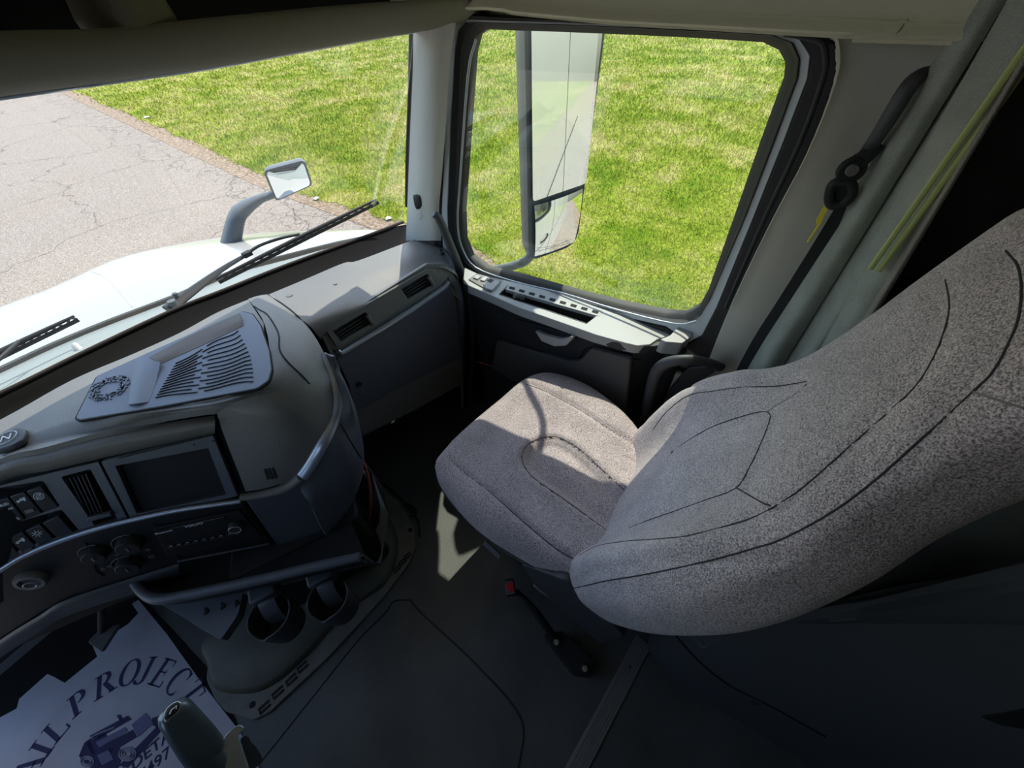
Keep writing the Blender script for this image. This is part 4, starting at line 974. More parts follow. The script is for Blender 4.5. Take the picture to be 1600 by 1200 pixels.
# dark trough between the glass and the dashboard
bkrow = [(-420, 845, .905), (-200, 750, .905), (0, 653, .905), (112, 591, .905), (208, 550, .905), (281, 517, .905), (350, 477, .905), (420, 459, .895), (480, 434, .878), (537, 410, .86), (557, 406, .852), (632, 379, .825), (660, 372, .81)]
BK = mixz(bkrow); WBl = resamp([p + V((0, -.004, .0)) for p in WB] + [WB[-1] + V((.03, -.06, 0))], len(BK))
sheet('defroster_trough', [WBl, [p + V((0, -.012, -.006)) for p in WBl], [a.lerp(b_, .4) - V((0, 0, .03)) for a, b_ in zip(WBl, BK)], [a.lerp(b_, .8) - V((0, 0, .035)) for a, b_ in zip(WBl, BK)], [p + V((0, .004, -.012)) for p in BK]], mt['trough'], db, thick=.008, nu=4, nv=3)
sheet('dash_light_block', [[p - V((0, 0, .07)) for p in WBl], [p - V((0, .0, .07)) for p in BK], [V((p.x * .92 - .02, p.y - .16, p.z - .10)) for p in BK], [V((p.x * .92 - .02, p.y - .14, p.z - .35)) for p in BK]], mt['gap'], db, thick=.008, nu=3, nv=3)  # hidden sheet added to stop sunlight leaking through the dashboard
tube('frit_edge', [p + V((0, -.003, .004)) for p in WB], .006, plain('frit_brown', (.05, .042, .038), .8, spec=.1), db, sm=4)
# centre top pad with raised tray block
def FF(a, b_, d=0): return F(a, b_, d)
R_a = mixz([(-150, 727, .905), (0, 656, .905), (112, 594, .905), (208, 553, .905), (281, 520, .905), (340, 488, .905), (388, 468, .905)])
R_b = mixz([(-150, 770, .90), (0, 690, .90), (108, 640, .915), (180, 600, .925), (260, 560, .925), (335, 530, .925), (412, 505, .925)])
R_c = mixz([(-150, 780, .90), (0, 700, .90), (100, 662, .915), (180, 651, .925), (255, 642, .925), (340, 630, .925), (413, 608, .92)])
R_d = mixz([(-150, 786, .898), (0, 712, .898), (58, 694, .90), (150, 673, .905), (240, 653, .905), (318, 636, .905), (352, 634, .90)])
R_e = [FF(a, b_, .004) for a, b_ in [(-150, 790), (0, 717), (70, 699), (160, 675), (245, 661), (310, 650), (338, 647)]]
top_ = sheet('top_pad', [R_a, R_b, R_c, R_d, R_e], mt['dash'], db, thick=.012, nu=5, nv=5, linrows=True)
for m_ in (top_,): pass
# tray sitting in the block
TR = [(118, 655), (150, 592), (158, 585), (212, 558), (216, 562), (225, 556), (375, 487), (388, 486), (402, 497), (420, 545), (424, 578), (420, 595), (404, 607), (330, 622), (260, 634), (190, 647), (122, 657)]
def TZ(a, b_, dz=0): return Z(a, b_, .928 + dz)
tr_o = [TZ(a, b_, .001) for a, b_ in [(116, 655), (150, 588), (245, 545), (378, 486), (396, 490), (408, 508), (422, 548), (426, 578), (421, 596), (404, 608), (260, 635), (122, 658)]]
tr_o = rounded(tr_o, .008, 4)
trb = prism('tray_rim', tr_o, EZ, .006, mt['gap'], db, bevel=0)
cc_ = sum(tr_o, V()) / len(tr_o)
tr_i = [cc_ + (p - cc_) * .985 + V((0, 0, .002)) for p in tr_o]
tray = prism('tray', tr_i, EZ, .006, mt['pad'], db, bevel=.0015)
# sunken ribbed well at the right, lip at the back
wl = [TZ(a, b_, .0035) for a, b_ in [(246, 592), (262, 562), (372, 505), (384, 508), (397, 540), (401, 575), (396, 598), (384, 606), (236, 628)]]
ringp('well_edge', rounded([p for p in wl], .01, 4), rounded([sum(wl, V()) / 9 + (p - sum(wl, V()) / 9) * .95 - V((0, 0, .004)) for p in wl], .01, 4), EZ, .004, mt['pad'], tray, .001)
wall_ = [TZ(a, b_, z) for a, b_, z in [(243, 556, .016), (375, 489, .016)]]
sheet('well_back', [[TZ(232, 558, .010), TZ(304, 521, .010), TZ(374, 489, .010)], [TZ(242, 563, .009), TZ(309, 531, .007), TZ(377, 500, .009)], [TZ(252, 568, .0038), TZ(314, 540, .0038), TZ(380, 509, .0038)]], plain('bronze_tray_back', (.15, .125, .10), .5), tray, thick=.003, nu=4, nv=4)
sheet('well_ramp', [[TZ(212, 562, .010), TZ(228, 560, .012), TZ(250, 566, .012)], [TZ(206, 590, .008), TZ(222, 592, .012), TZ(244, 596, .004)], [TZ(200, 632, .006), TZ(214, 630, .010), TZ(232, 628, .0035)]], mt['pad'], tray, thick=.004, nu=4, nv=4)
gr = []; rr_ = random.Random(4)
for k in range(13):
    v0 = k / 13
    a = V((250 - 12 * v0, 594 + 38 * v0 - 6, 0)); b_ = V((391 + 8 * math.sin(v0 * 2.6), 522 + 80 * v0, 0))
    a = V((270, 568, 0)).lerp(V((236, 626, 0)), v0); b_ = V((372, 516, 0)).lerp(V((394, 603, 0)), v0); b_.x += 8 * math.sin(v0 * 3)
    a += V((4, 0, 0)); pts = []
    for j in range(15):
        t = j / 14; p = a.lerp(b_, t); p.y += (1.0 + 1.8 * t) * math.sin(t * 8 + k * .35) * (1 if j not in (0, 14) else .3)
        pts.append(p)
    br = 5 if k % 2 else 6
    gr += [[TZ(p.x, p.y, .0042) for p in pts[:br + 1]], [TZ(p.x, p.y, .0042) for p in pts[br + 1:]]]
tubes('tread_grooves', gr, .0011, mt['gap'], tray, n=6)
# embossed knobbly ring
ec = V((171, 606, 0)); parts = []
for k in range(150):
    a = 2 * math.pi * k / 150 + rr_.uniform(-.03, .03); r_ = rr_.uniform(.60, 1.02)
    u, v = math.cos(a) * r_ * 31, math.sin(a) * r_ * 15
    px, py = ec.x + u * .97 + v * .2, ec.y - u * .33 + v * 1.0
    p = TZ(px, py, .004); ang = rr_.uniform(0, 3)
    parts.append(boxgeo(p, V((math.cos(ang), math.sin(ang), 0)), V((-math.sin(ang), math.cos(ang), 0)), EZ, .010, .003, .003))
for r_ in (.66, 1.06):
    lp = []
    for k in range(40):
        a = 2 * math.pi * k / 40; u, v = math.cos(a) * r_ * 30, math.sin(a) * r_ * 15
        lp.append(TZ(ec.x + u * .97 + v * .2, ec.y - u * .33 + v, .004))
    if r_ < 1: parts.append(tubegeo(lp, .0008, 6, closed=True))
vs, fs = merge(parts); mesh('embossed_ring', vs, fs, mt['pad'], tray)
# small cap between glass and pad, button at the left edge
by = [Z(a, b_, .915) for a, b_ in [(-12, 684), (26, 667), (37, 669), (39, 676), (33, 688), (20, 696), (-12, 706)]]
btn = prism('square_button', rounded(by, .006), EZ, .014, mt['dash2'], db, bevel=.003)
cb = Z(9, 684, .9165); th1 = textgeo('N', .026); vs, fs = place(th1, cb, Z(20, 680, .9165) - cb, Z(5, 675, .9165) - cb); mesh('button_symbol', vs, fs, mt['mark'], btn, smooth=False)
tube('button_ring', [cb + V((math.cos(k * .35) * .018, math.sin(k * .35) * .018, 0)) for k in range(18)], .0008, mt['mark'], btn, n=6, closed=True)
# rounded visor above the centre face
v0 = [(-150, 794), (0, 719), (70, 701), (160, 677), (245, 663), (312, 652), (335, 649)]
v2 = [(-150, 826), (0, 752), (78, 735), (155, 717), (230, 700), (298, 685), (336, 678)]
sheet('visor', [[F(a, b_, -.006) for a, b_ in v0], [F(a * .5 + c * .5, b_ * .5 + d * .5 - 3, .014) for (a, b_), (c, d) in zip(v0, v2)], [F(a * .2 + c * .8, b_ * .2 + d * .8, .010) for (a, b_), (c, d) in zip(v0, v2)], [F(a, b_, -.006) for a, b_ in v2]], mt['dash'], db, thick=.006, nu=5, nv=5)
# backing plate so no gap shows through
prism('face_backing', [F(a, b_, -.14) for a, b_ in [(-180, 775), (0, 700), (345, 640), (440, 800), (460, 880), (200, 935), (-180, 1100)]], FN, .01, mt['gap'], db, bevel=0)
prism('face_gap', [F(a, b_, -.012) for a, b_ in [(-150, 826), (0, 750), (155, 715), (335, 676), (340, 650), (350, 655), (386, 768), (374, 784), (208, 822), (155, 728), (0, 762), (-150, 840)]], FN, .01, mt['gap'], db, bevel=0)
# left face with switches
lf = [(-150, 838), (0, 759), (60, 744), (110, 732), (153, 722), (202, 816), (150, 828), (100, 844), (50, 864), (0, 892), (-150, 990)]
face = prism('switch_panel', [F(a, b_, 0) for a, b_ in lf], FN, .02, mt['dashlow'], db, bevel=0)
cA = prism('c', rounded([F(a, b_, 0) + FN * .02 for a, b_ in [(-120, 822), (0, 762), (67, 751), (94, 791), (20, 819), (-90, 880)]], .005), FN, .09, mt['gap'], None, bevel=0)
cB = prism('c', rounded([F(a, b_, 0) + FN * .02 for a, b_ in [(-90, 890), (0, 834), (30, 815), (96, 796), (124, 829), (60, 848), (10, 869), (-60, 910)]], .005), FN, .09, mt['gap'], None, bevel=0)
cV = prism('c', rounded([F(a, b_, 0) + FN * .02 for a, b_ in [(95, 745), (141, 733), (184, 812), (148, 822)]], .005), FN, .09, mt['gap'], None, bevel=0)
cut(face, [cA, cB, cV]); bev(face, .002, 2)
prism('vent_well', [F(a, b_, -.03) for a, b_ in [(90, 742), (144, 730), (190, 815), (142, 826)]], FN, .004, mt['gap'], db, bevel=0)
prism('switch_well', [F(a, b_, -.022) for a, b_ in [(-130, 800), (70, 735), (130, 830), (0, 880), (-130, 940)]], FN, .004, mt['gap'], db, bevel=0)
sl_ = []
for k in range(6):
    a = (106 + 6.2 * k, 745 - 1.6 * k); b_ = (140 + 5.2 * k, 812 - 1.6 * k)
    A, B = F(a[0], a[1], -.012), F(b_[0], b_[1], -.012); d = (B - A).normalized()
    sl_.append(boxgeo(A.lerp(B, .5), d, FN, d.cross(FN), (B - A).length, .016, .0022))
vs, fs = merge(sl_); mesh('vent_slats', vs, fs, mt['sw'], db, angle=20)
box('vent_slider', F(157, 806, .002), (.05, .012, .012), mt['dash2'], db, ax=(F(172, 802) - F(140, 810)).normalized(), ay=FN, az=FN.cross((F(172, 802) - F(140, 810)).normalized()), bevel=.003)
# rocker switches
def rocker(tl, tr_, br, bl, rows_, n1=.008):
    q = [F(*tl, -.004), F(*tr_, -.004), F(*br, -.004), F(*bl, -.004)]
    c = sum(q, V()) / 4; q = [c + (p - c) * .93 for p in q]
    top = [q[0] + FN * .010, q[1] + FN * .010, q[2] + FN * .002, q[3] + FN * .002]
    vs = top + [p - FN * .01 for p in q]
    fs = [(0, 1, 2, 3), (7, 6, 5, 4)] + [(i, 4 + i, 4 + (i + 1) % 4, (i + 1) % 4) for i in range(4)]
    o = bev(mesh('rocker_switch', vs, fs, mt['sw'], db, angle=30), .0015)
    ax = (q[1] - q[0]).normalized(); dn = (q[3] - q[0]); nn = (top[3] - top[0]).cross(ax).normalized(); nn = nn if nn.dot(FN) > 0 else -nn
    W = (q[1] - q[0]).length
    for kind, v, s_ in rows_:
        ctr_ = top[0].lerp(top[3], v).lerp(top[1].lerp(top[2], v), .5) + nn * .0008
        if kind.startswith('t:'):
            g_ = textgeo(kind[2:], s_ * W, .02); vs, fs = place(g_, ctr_, ax, -(top[3] - top[0])); mesh('lettering', vs, fs, mt['mark'], o, smooth=False)
        elif kind == 'bar':
            vs, fs = boxgeo(ctr_, ax, (top[3] - top[0]).normalized(), nn, W * .62, W * .35, .002); bev(mesh('lens', vs, fs, mt['dash'], o, angle=30), .0006)
        elif kind in ('truck', 'truck2'):
            up = -(top[3] - top[0]).normalized(); k_ = W * .16 
            P_ = [boxgeo(ctr_ + ax * a * k_ + up * b_ * k_, ax, up, nn, c_ * k_, d_ * k_, .001) for a, b_, c_, d_ in ((-.4, .2, 3.0, .7), (1.5, .6, 1.2, 1.5), (-1.3, -.4, .9, .9), (1.4, -.5, .9, .9), (.2, .9, .5, 1.0 if kind == 'truck' else .3))]
            vs, fs = merge(P_); mesh('truck_symbol', vs, fs, mt['mark'], o, smooth=False)
        elif kind == 'ring':
            up = -(top[3] - top[0]).normalized(); k_ = W * .34
            P_ = [tubegeo([ctr_ + (ax * math.cos(a * .5) + up * math.sin(a * .5)) * k_ for a in range(12)], .0009, 5, closed=True), tubegeo([ctr_ + (ax * math.cos(a * .7) + up * math.sin(a * .7)) * k_ * .5 for a in range(9)], .0009, 5, closed=True), boxgeo(ctr_, (ax + up).normalized(), (up - ax).normalized(), nn, k_ * 1.8, .0012, .001)]
            vs, fs = merge(P_); mesh('ring_symbol', vs, fs, mt['mark'], o, smooth=False)
        elif kind == 'star':
            up = -(top[3] - top[0]).normalized(); k_ = W * .36
            P_ = [boxgeo(ctr_ + (ax * math.cos(a) + up * math.sin(a)) * k_ * .6, (ax * math.cos(a) + up * math.sin(a)), (up * math.cos(a) - ax * math.sin(a)), nn, k_ * .7, .0012, .001) for a in [i * math.pi / 4 for i in range(8)]]
            vs, fs = merge(P_); mesh('star_symbol', vs, fs, mt['mark'], o, smooth=False)
def seg(l0, l1, t0, t1):
    L0 = lambda t: (l0[0][0] + (l0[1][0] - l0[0][0]) * t, l0[0][1] + (l0[1][1] - l0[0][1]) * t)
    L1 = lambda t: (l1[0][0] + (l1[1][0] - l1[0][0]) * t, l1[0][1] + (l1[1][1] - l1[0][1]) * t)
    return L0(t0), L0(t1), L1(t1), L1(t0)
u1, u2 = ((-42, 790), (66, 755)), ((-18, 838), (92, 793))
rocker(*seg(u1, u2, .80, 1.02), [('ring', .32, 1)])
rocker(*seg(u1, u2, .565, .785), [('truck', .25, 1), ('bar', .72, 1)])
rocker(*seg(u1, u2, .33, .55), [('t:MUD', .2, .32), ('t:SNOW', .40, .30), ('t:TCS', .82, .38)])
rocker(*seg(u1, u2, .09, .31), [])
w1, w2 = ((-40, 866), (98, 800)), ((-14, 896), (122, 832))
rocker(*seg(((-45, 862), (98, 799)), ((-16, 902), (124, 834)), .80, .98), [])
rocker(*seg(((-45, 862), (98, 799)), ((-16, 902), (124, 834)), .61, .78), [('star', .28, 1)])
rocker(*seg(((-45, 862), (98, 799)), ((-16, 902), (124, 834)), .43, .59), [('truck2', .28, 1), ('bar', .75, 1)])
rocker(*seg(((-45, 862), (98, 799)), ((-16, 902), (124, 834)), .24, .41), [])
rocker(*seg(((-45, 862), (98, 799)), ((-16, 902), (124, 834)), .05, .22), [])
# open pocket with bezel
bz_o = [F(a, b_, .002) for a, b_ in [(157, 721), (333, 679), (372, 775), (206, 815)]]; bz_i = [F(a, b_, .001) for a, b_ in [(180, 728), (325, 700), (353, 773), (214, 803)]]
ringp('pocket_bezel', rounded(bz_o, .006, 3), rounded(bz_i, .004, 3), FN, .012, mt['dashlow'], db, .002)
pd = -.10
p_in = bz_i; p_bk = [p + FN * pd for p in bz_i]
for i, (j, m_) in enumerate(((1, 'dashlow'), (2, 'screenwall'), (3, 'dashlow'), (0, 'screenwall'))):
    q = [p_in[i], p_in[j], p_bk[j], p_bk[i]]; n = (q[1] - q[0]).cross(q[2] - q[0]); c = sum(p_in, V()) / 4; n = n if n.dot(c - q[0]) > 0 else -n
    prism('pocket_wall', q, n, .003, mt[m_], db, bevel=0)
prism('pocket_back', p_bk, FN, .003, mt['screenwall'], db, bevel=0)
for a, b_ in ((303, 695), (333, 689)): cyl('pinhole', F(a, b_, .002), FN, .0022, .002, mt['gap'], db, n=10)
sl1 = [F(a, b_, .004) for a, b_ in [(160, 722), (333, 681)]]
tube('bezel_line', [F(186, 716, .003), F(333, 680, .003), F(371, 772, .003)], .0012, mt['gap'], db, n=6)
# silver strip
ss = [(-160, 995), (0, 891), (50, 863), (100, 843), (150, 827), (200, 814), (280, 797), (376, 783)]
tube('silver_strip', [F(a, b_, .008) for a, b_ in ss], .0055, mt['silver'], db, n=10, kx=1.0, ky=1.2, sm=5)
# right shoulder of the centre stack
sr = sheet('stack_shoulder', [
    mixz([(388, 467, .905), (400, 463, .905), (410, 461, .90), (418, 460, .90)]),
    mixz([(412, 503, .925), (430, 500, .92), (450, 496, .91), (471, 500, .895)]),
    mixz([(422, 556, .925), (445, 545, .92), (475, 540, .90), (503, 545, .87)]),
    mixz([(415, 604, .92), (445, 595, .905), (480, 592, .885)]) + [Z(522, 598, .83)],
    mixz([(350, 632, .90), (415, 640, .88), (465, 642, .85)]) + [Z(518, 648, .78)],
    [F(340, 650, .004), F(405, 680, .015), F(450, 690, .018)] + [F(498, 702, .004)],
    [F(384, 768, .004), F(410, 764, .006), F(436, 757, .006), F(460, 752, .004)]], mt['dash'], db, thick=.012, nu=6, nv=6)
srt = bvh(sr)
for k in range(3):
    q = [hit(srt, a + 6 * k, b_ - 1 * k) for a, b_ in [(412, 733), (416, 732), (422, 748), (418, 750)]]
    if all(x is not None for x in q): prism('slot', [p + FN * .001 for p in q], FN, .002, mt['gap'], db, bevel=0)
tube('shoulder_seam', drape(srt, [(388, 473), (405, 484), (417, 491), (430, 510), (436, 525), (437, 547), (450, 566), (470, 585), (484, 600)], .0005, 5), .002, mt['gap'], db, n=6)
# curved silver edge and lower curved side panel
sp = [(506, 552, .87), (512, 570, .855), (522, 598, .83), (528, 625, .80), (522, 655, .765), (505, 692, .70), (484, 728, .63), (472, 745, .60)]
SPt = [Z(a, b_, z) for a, b_, z in sp[:5]] + [F(a, b_, .006) for a, b_, z in sp[5:]]
stp = SPt[:1] + SPt
tube('curved_edge', SPt, [.006, .010, .013, .014, .014, .015, .016, .016], mt['silver'], db, n=12, kx=1, ky=.55, sm=5)
se = [F(a, b_, .006) for a, b_ in [(376, 777), (410, 772), (440, 764), (458, 755), (470, 745)]]
tube('lower_edge', se, [.010, .012, .014, .015, .016], mt['dash'], db, n=10, ky=.8, sm=4)
SC = SPt + [F(470, 768, .004)]
p1 = [(516, 556), (526, 575), (536, 598), (546, 630), (545, 664), (534, 702), (516, 740), (502, 764), (486, 790)]
p2 = [(519, 559), (530, 580), (543, 608), (554, 645), (558, 690), (551, 730), (534, 768), (516, 794), (498, 815)]
p3 = [(522, 563), (534, 586), (549, 620), (561, 660), (569, 708), (565, 748), (550, 785), (532, 812), (510, 837)]
def dY(px_, off): return [Y(a, b_, p.y + off) for (a, b_), p in zip(px_, SC)]
r3_ = dY(p3, -.028)
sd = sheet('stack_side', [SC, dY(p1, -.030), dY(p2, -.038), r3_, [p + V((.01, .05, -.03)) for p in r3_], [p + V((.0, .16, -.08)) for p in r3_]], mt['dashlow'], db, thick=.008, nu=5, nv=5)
tube('side_seam', drape(bvh(sd), [(532, 662), (540, 676), (549, 692), (558, 706), (564, 716)], .0008, 4), .0016, mt['gap'], db, n=6)
# lower cover under the edge
Lp = lambda a, b_, d=0: onp(a, b_, (-.02, .875, .63), V((-.6, -.78, .12)).normalized()) + V((-.6, -.78, .12)).normalized() * d
LN = V((-.6, -.78, .12)).normalized()
prism('side_cover', [F(384, 782, -.004), F(472, 756, -.004), F(500, 800, -.03)] + [Lp(516, 836), Lp(432, 852)], LN, .03, mt['dashlow'], db, bevel=.003)
# lower dark panel
lowp = [(-160, 1000), (0, 896), (50, 868), (100, 848), (150, 832), (200, 819), (280, 802), (378, 788), (428, 852), (280, 879), (204, 904), (150, 922), (102, 938), (60, 962), (0, 1000), (-160, 1110)]
lp_ = prism('lower_panel', [Lp(a, b_, -.004) for a, b_ in lowp], LN, .03, mt['black'], db, bevel=.003)
l2 = [(-160, 1110), (0, 1000), (60, 963), (102, 938), (204, 904), (280, 880)]
sheet('lower_edge_roll', [[Lp(a, b_, .0) for a, b_ in l2], [Lp(a, b_ + 6, .006) for a, b_ in l2], [Lp(a, b_ + 18, -.002) for a, b_ in l2], [Lp(a, b_ + 40, -.03) for a, b_ in l2], [Lp(a, b_ + 60, -.10) for a, b_ in l2]], mt['dash2'], db, thick=.006, nu=4, nv=4)
# climate knobs and buttons
lx = (Lp(300, 800) - Lp(200, 822)).normalized(); ly = LN.cross(lx); ly = ly if ly.z > 0 else -ly
for a, b_, r_ in ((151, 863, .026), (204, 848, .028), (203, 880, .028)):
    kn = cyl('climate_knob', Lp(a, b_, .008), LN, r_, .022, mt['black'], db, n=28, r2=r_ * .86, bevel=.002)
    vs, fs = boxgeo(Lp(a, b_, .020), ly, lx, LN, r_ * .5, .003, .002); mesh('pointer', vs, fs, mt['markd'], kn)
    tube('dial_ring', [Lp(a, b_, .002) + (lx * math.cos(t * .3) + ly * math.sin(t * .3)) * r_ * 1.25 for t in range(4, 17)], .0009, mt['markd'], kn, n=5)
for a, b_ in ((163, 888), (172, 884), (238, 868), (232, 858), (185, 866)):
    box('climate_button', Lp(a, b_, .0), (.012, .009, .006), mt['dash2'], db, ax=lx, ay=ly, az=LN, bevel=.002)
tube('button_ring', [Lp(238, 868, .004) + (lx * math.cos(t * .5) + ly * math.sin(t * .5)) * .006 for t in range(12)], .0008, mt['markd'], db, n=5, closed=True)
tube('panel_seam', [Lp(133, 850, -.003), Lp(150, 895, -.003), Lp(162, 902, -.003)], .0012, mt['gap'], db, n=5)
tube('panel_seam', [Lp(240, 820, -.003), Lp(282, 878, -.003)], .0012, mt['gap'], db, n=5)
# radio
rd_ = [Lp(a, b_, .004) for a, b_ in [(240, 824), (375, 796), (410, 838), (262, 868)]]
radio = prism('radio', rounded(rd_, .003), LN, .02, mt['black'], db, bevel=.002)
prism('radio_display', [Lp(a, b_, .006) for a, b_ in [(250, 825), (352, 805), (356, 812), (254, 833)]], LN, .002, mt['gap'], radio, bevel=0)
ral = []
for s_, px, py, z_ in (('VOLVO', 304, 817, .012), ('Bluetooth', 257, 828, .009)):
    g_ = textgeo(s_, z_, .02); vs, fs = place(g_, Lp(px, py, .0065), lx, ly); ral.append((vs, fs))
vs, fs = merge(ral); mesh('radio_lettering', vs, fs, mt['mark'], radio, smooth=False)
tube('radio_line', [Lp(270, 822, .006), Lp(350, 805, .006)], .0007, mt['markd'], radio, n=5)
bts = [boxgeo(Lp(268 + 13 * k, 851 - 2.6 * k, .006), lx, ly, LN, .013, .007, .004) for k in range(9)]
vs, fs = merge(bts); mesh('radio_buttons', vs, fs, mt['dash2'], radio, angle=20)
mk = [boxgeo(Lp(268 + 13 * k, 848.5 - 2.6 * k, .0085), lx, ly, LN, .005, .0016, .001) for k in range(9)]
vs, fs = merge(mk); mesh('button_marks', vs, fs, mt['mark'], radio, smooth=False)
cyl('volume_knob', Lp(369, 818, .012), LN, .016, .016, mt['dash2'], radio, bevel=.002)
tube('knob_ring', [Lp(369, 818, .021) + (lx * math.cos(t * .3) + ly * math.sin(t * .3)) * .014 for t in range(21)], .0008, mt['mark'], radio, n=5, closed=True)
tube('shelf_line', [Lp(278, 874, .006), Lp(420, 847, .006)], .003, mt['dashlow'], db, n=8)
tube('gap_right', [Lp(380, 797, .002), Lp(425, 850, .002)], .002, mt['gap'], db, n=6)
# round power socket
sc_ = Lp(50, 905, .0)
vs, fs = lathe(sc_ + LN * -.004, LN, [(.030, 0), (.030, .010), (.026, .016), (.020, .016), (.017, .008), (.004, .008)], 28); mesh('power_socket', vs, fs, mt['dash'], db)
tube('socket_ring', [sc_ + LN * .014 + (lx * math.cos(t * .4) + ly * math.sin(t * .4)) * .011 - ly * .004 for t in range(16)], .0016, mt['silver'], db, n=6, closed=True)

# ------------------------------------------------------------------ passenger side of the dashboard
T0_ = [Z(a, b_, z) for a, b_, z in [(420, 460, .895), (480, 435, .878), (537, 411, .86), (560, 407, .852), (632, 380, .825), (658, 372, .81), (680, 378, .80)]]
T1_ = [Z(a, b_, z) for a, b_, z in [(445, 482, .90), (508, 455, .885), (566, 428, .867), (590, 420, .86), (650, 397, .832), (676, 388, .818), (700, 396, .80)]]
T2_ = [Z(a, b_, z) for a, b_, z in [(480, 506, .89), (545, 476, .872), (600, 452, .852), (625, 440, .842), (668, 420, .82), (690, 408, .805), (708, 415, .785)]]
T3_ = [Q(a, b_, .012) for a, b_ in [(498, 526), (550, 493), (604, 460), (630, 445), (670, 421), (692, 417), (712, 428)]]
T4_ = [Q(a, b_, -.035) for a, b_ in [(505, 535), (556, 503), (610, 470), (636, 455), (674, 432), (696, 428), (716, 440)]]
pt_ = sheet('passenger_top', [T0_, T1_, T2_, T3_, T4_], mt['dash'], db, thick=.012, nu=5, nv=5, origin=None)
ptt = bvh(pt_)
tube('stack_seam', drape(ptt, [(420, 463), (440, 474), (465, 494), (490, 522), (505, 545)], .0005, 5), .0025, mt['gap'], db, n=6)
for a, b_, r_ in ((452, 462, .010), (524, 444, .006)):
    p = hit(ptt, a, b_)
    if p: cyl('sensor_cap', p + V((0, 0, .001)), EZ, r_, .003, mt['dash'], db, n=20)
QN = PN
vo_ = [Q(a, b_, .014) for a, b_ in [(508, 514), (668, 420), (678, 421), (690, 440), (683, 446), (535, 540), (526, 541)]]
vp_ = prism('vent_panel', rounded(vo_, .003), QN, .02, mt['vent'], db, bevel=0)
c1_ = prism('c', [Q(a, b_, .014) + QN * .03 for a, b_ in [(520, 517), (571, 488), (581, 505), (533, 534)]], QN, .10, mt['gap'], None, bevel=0)
c2_ = prism('c', [Q(a, b_, .014) + QN * .03 for a, b_ in [(626, 450), (668, 428), (678, 444), (638, 468)]], QN, .10, mt['gap'], None, bevel=0)
sr_ = prism('vent_surround', rounded([Q(a, b_, .004) for a, b_ in [(499, 516), (505, 514), (668, 412), (694, 412), (716, 440), (722, 470), (700, 456), (536, 556), (520, 560)]], .003), QN, .012, mt['dash'], db, bevel=0)
c3_ = c1_.copy(); c3_.data = c1_.data.copy(); C.objects.link(c3_); c4_ = c2_.copy(); c4_.data = c2_.data.copy(); C.objects.link(c4_)
cut(vp_, [c1_, c2_]); bev(vp_, .003, 3); cut(sr_, [c3_, c4_])
for (x0, y0, x1, y1, dx, dy, nm) in ((522, 519, 571, 490, 10, 16, 1), (628, 452, 667, 430, 9, 15, 2)):
    prism('vent_well', [Q(a, b_, -.030) for a, b_ in [(x0 - 4, y0 - 2), (x1 + 3, y1 - 4), (x1 + dx + 4, y1 + dy + 2), (x0 + dx - 2, y0 + dy + 4)]], QN, .004, mt['gap'], db, bevel=0)
    g_ = []
    for k in range(4):
        t = (k + .5) / 4
        A, B = Q(x0 + dx * t + 1, y0 + dy * t, .000), Q(x1 + dx * t - 2, y1 + dy * t, .000); d = (B - A).normalized()
        g_.append(boxgeo(A.lerp(B, .5), d, QN, d.cross(QN), (B - A).length, .014, .002))
    vs, fs = merge(g_); mesh('vent_slats', vs, fs, mt['dash2'], db, angle=20)
    A = Q(x1 + 2, y1 + 2, .016); B = Q(x1 + dx + 1, y1 + dy + 1, .016)
    tube('vent_thumbwheel', [A, A.lerp(B, .5) + QN * .006, B], [.007, .005, .007], mt['vent'], db, n=8)
# bright lip under the vents and the big lower panel
tube('silver_lip', [Q(a, b_, .012) for a, b_ in [(527, 548), (534, 552), (600, 512), (650, 480), (696, 448), (701, 440)]], [.007, .009, .010, .010, .009, .008], mt['silver'], db, n=10, ky=1.2, sm=0)
pan = [(520, 545), (532, 556), (600, 516), (650, 484), (702, 446), (712, 470), (721, 560), (640, 596), (556, 642), (545, 600)]
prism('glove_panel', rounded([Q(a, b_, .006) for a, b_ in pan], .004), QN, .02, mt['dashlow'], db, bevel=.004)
low = [(555, 640), (640, 596), (721, 556), (722, 600), (650, 640), (566, 682)]
prism('kick_panel', [Q(a, b_, -.002) for a, b_ in low], QN, .02, mt['dash'], db, bevel=.003)
cyl('round_lock', Q(561, 600, .008), QN, .009, .008, mt['black'], db)
# end cheek with the side vent next to the door
E0 = [Z(a, b_, z) for a, b_, z in [(658, 373, .89), (676, 374, .888), (690, 380, .88)]]
ck = sheet('end_cheek', [[Z(668, 372, .808), Z(684, 376, .795), Z(696, 384, .775)], [Z(690, 395, .80), Z(700, 392, .785), Z(706, 396, .765)], [Q(700, 430, .004), X(713, 420, .985), X(722, 425, 1.0)], [Q(716, 470, .0), X(728, 470, .985), X(733, 475, 1.0)], [Q(722, 560, .0), X(728, 560, .985), X(735, 565, 1.0)], [Q(724, 640, .0), X(728, 640, .985), X(735, 645, 1.0)]], mt['dashlow'], db, thick=.01, nu=4, nv=5)
sv = [onp(a, b_, (.975, .95, .745), (-.75, -.6, .2)) for a, b_ in [(687, 390), (692, 389), (706, 428), (703, 433), (698, 430)]]
svp = prism('side_vent', rounded(sv, .003), (-.75, -.6, .2), .012, mt['black'], db, bevel=.002)
rib = [[onp(689 + 2.6 * k, 394 + 6.2 * k, (.969, .944, .745), (-.75, -.6, .2)), onp(695 + 2.0 * k, 392 + 6.2 * k, (.969, .944, .745), (-.75, -.6, .2))] for k in range(6)]
tubes('side_vent_rib', rib, .0022, mt['dash'], svp, n=6)

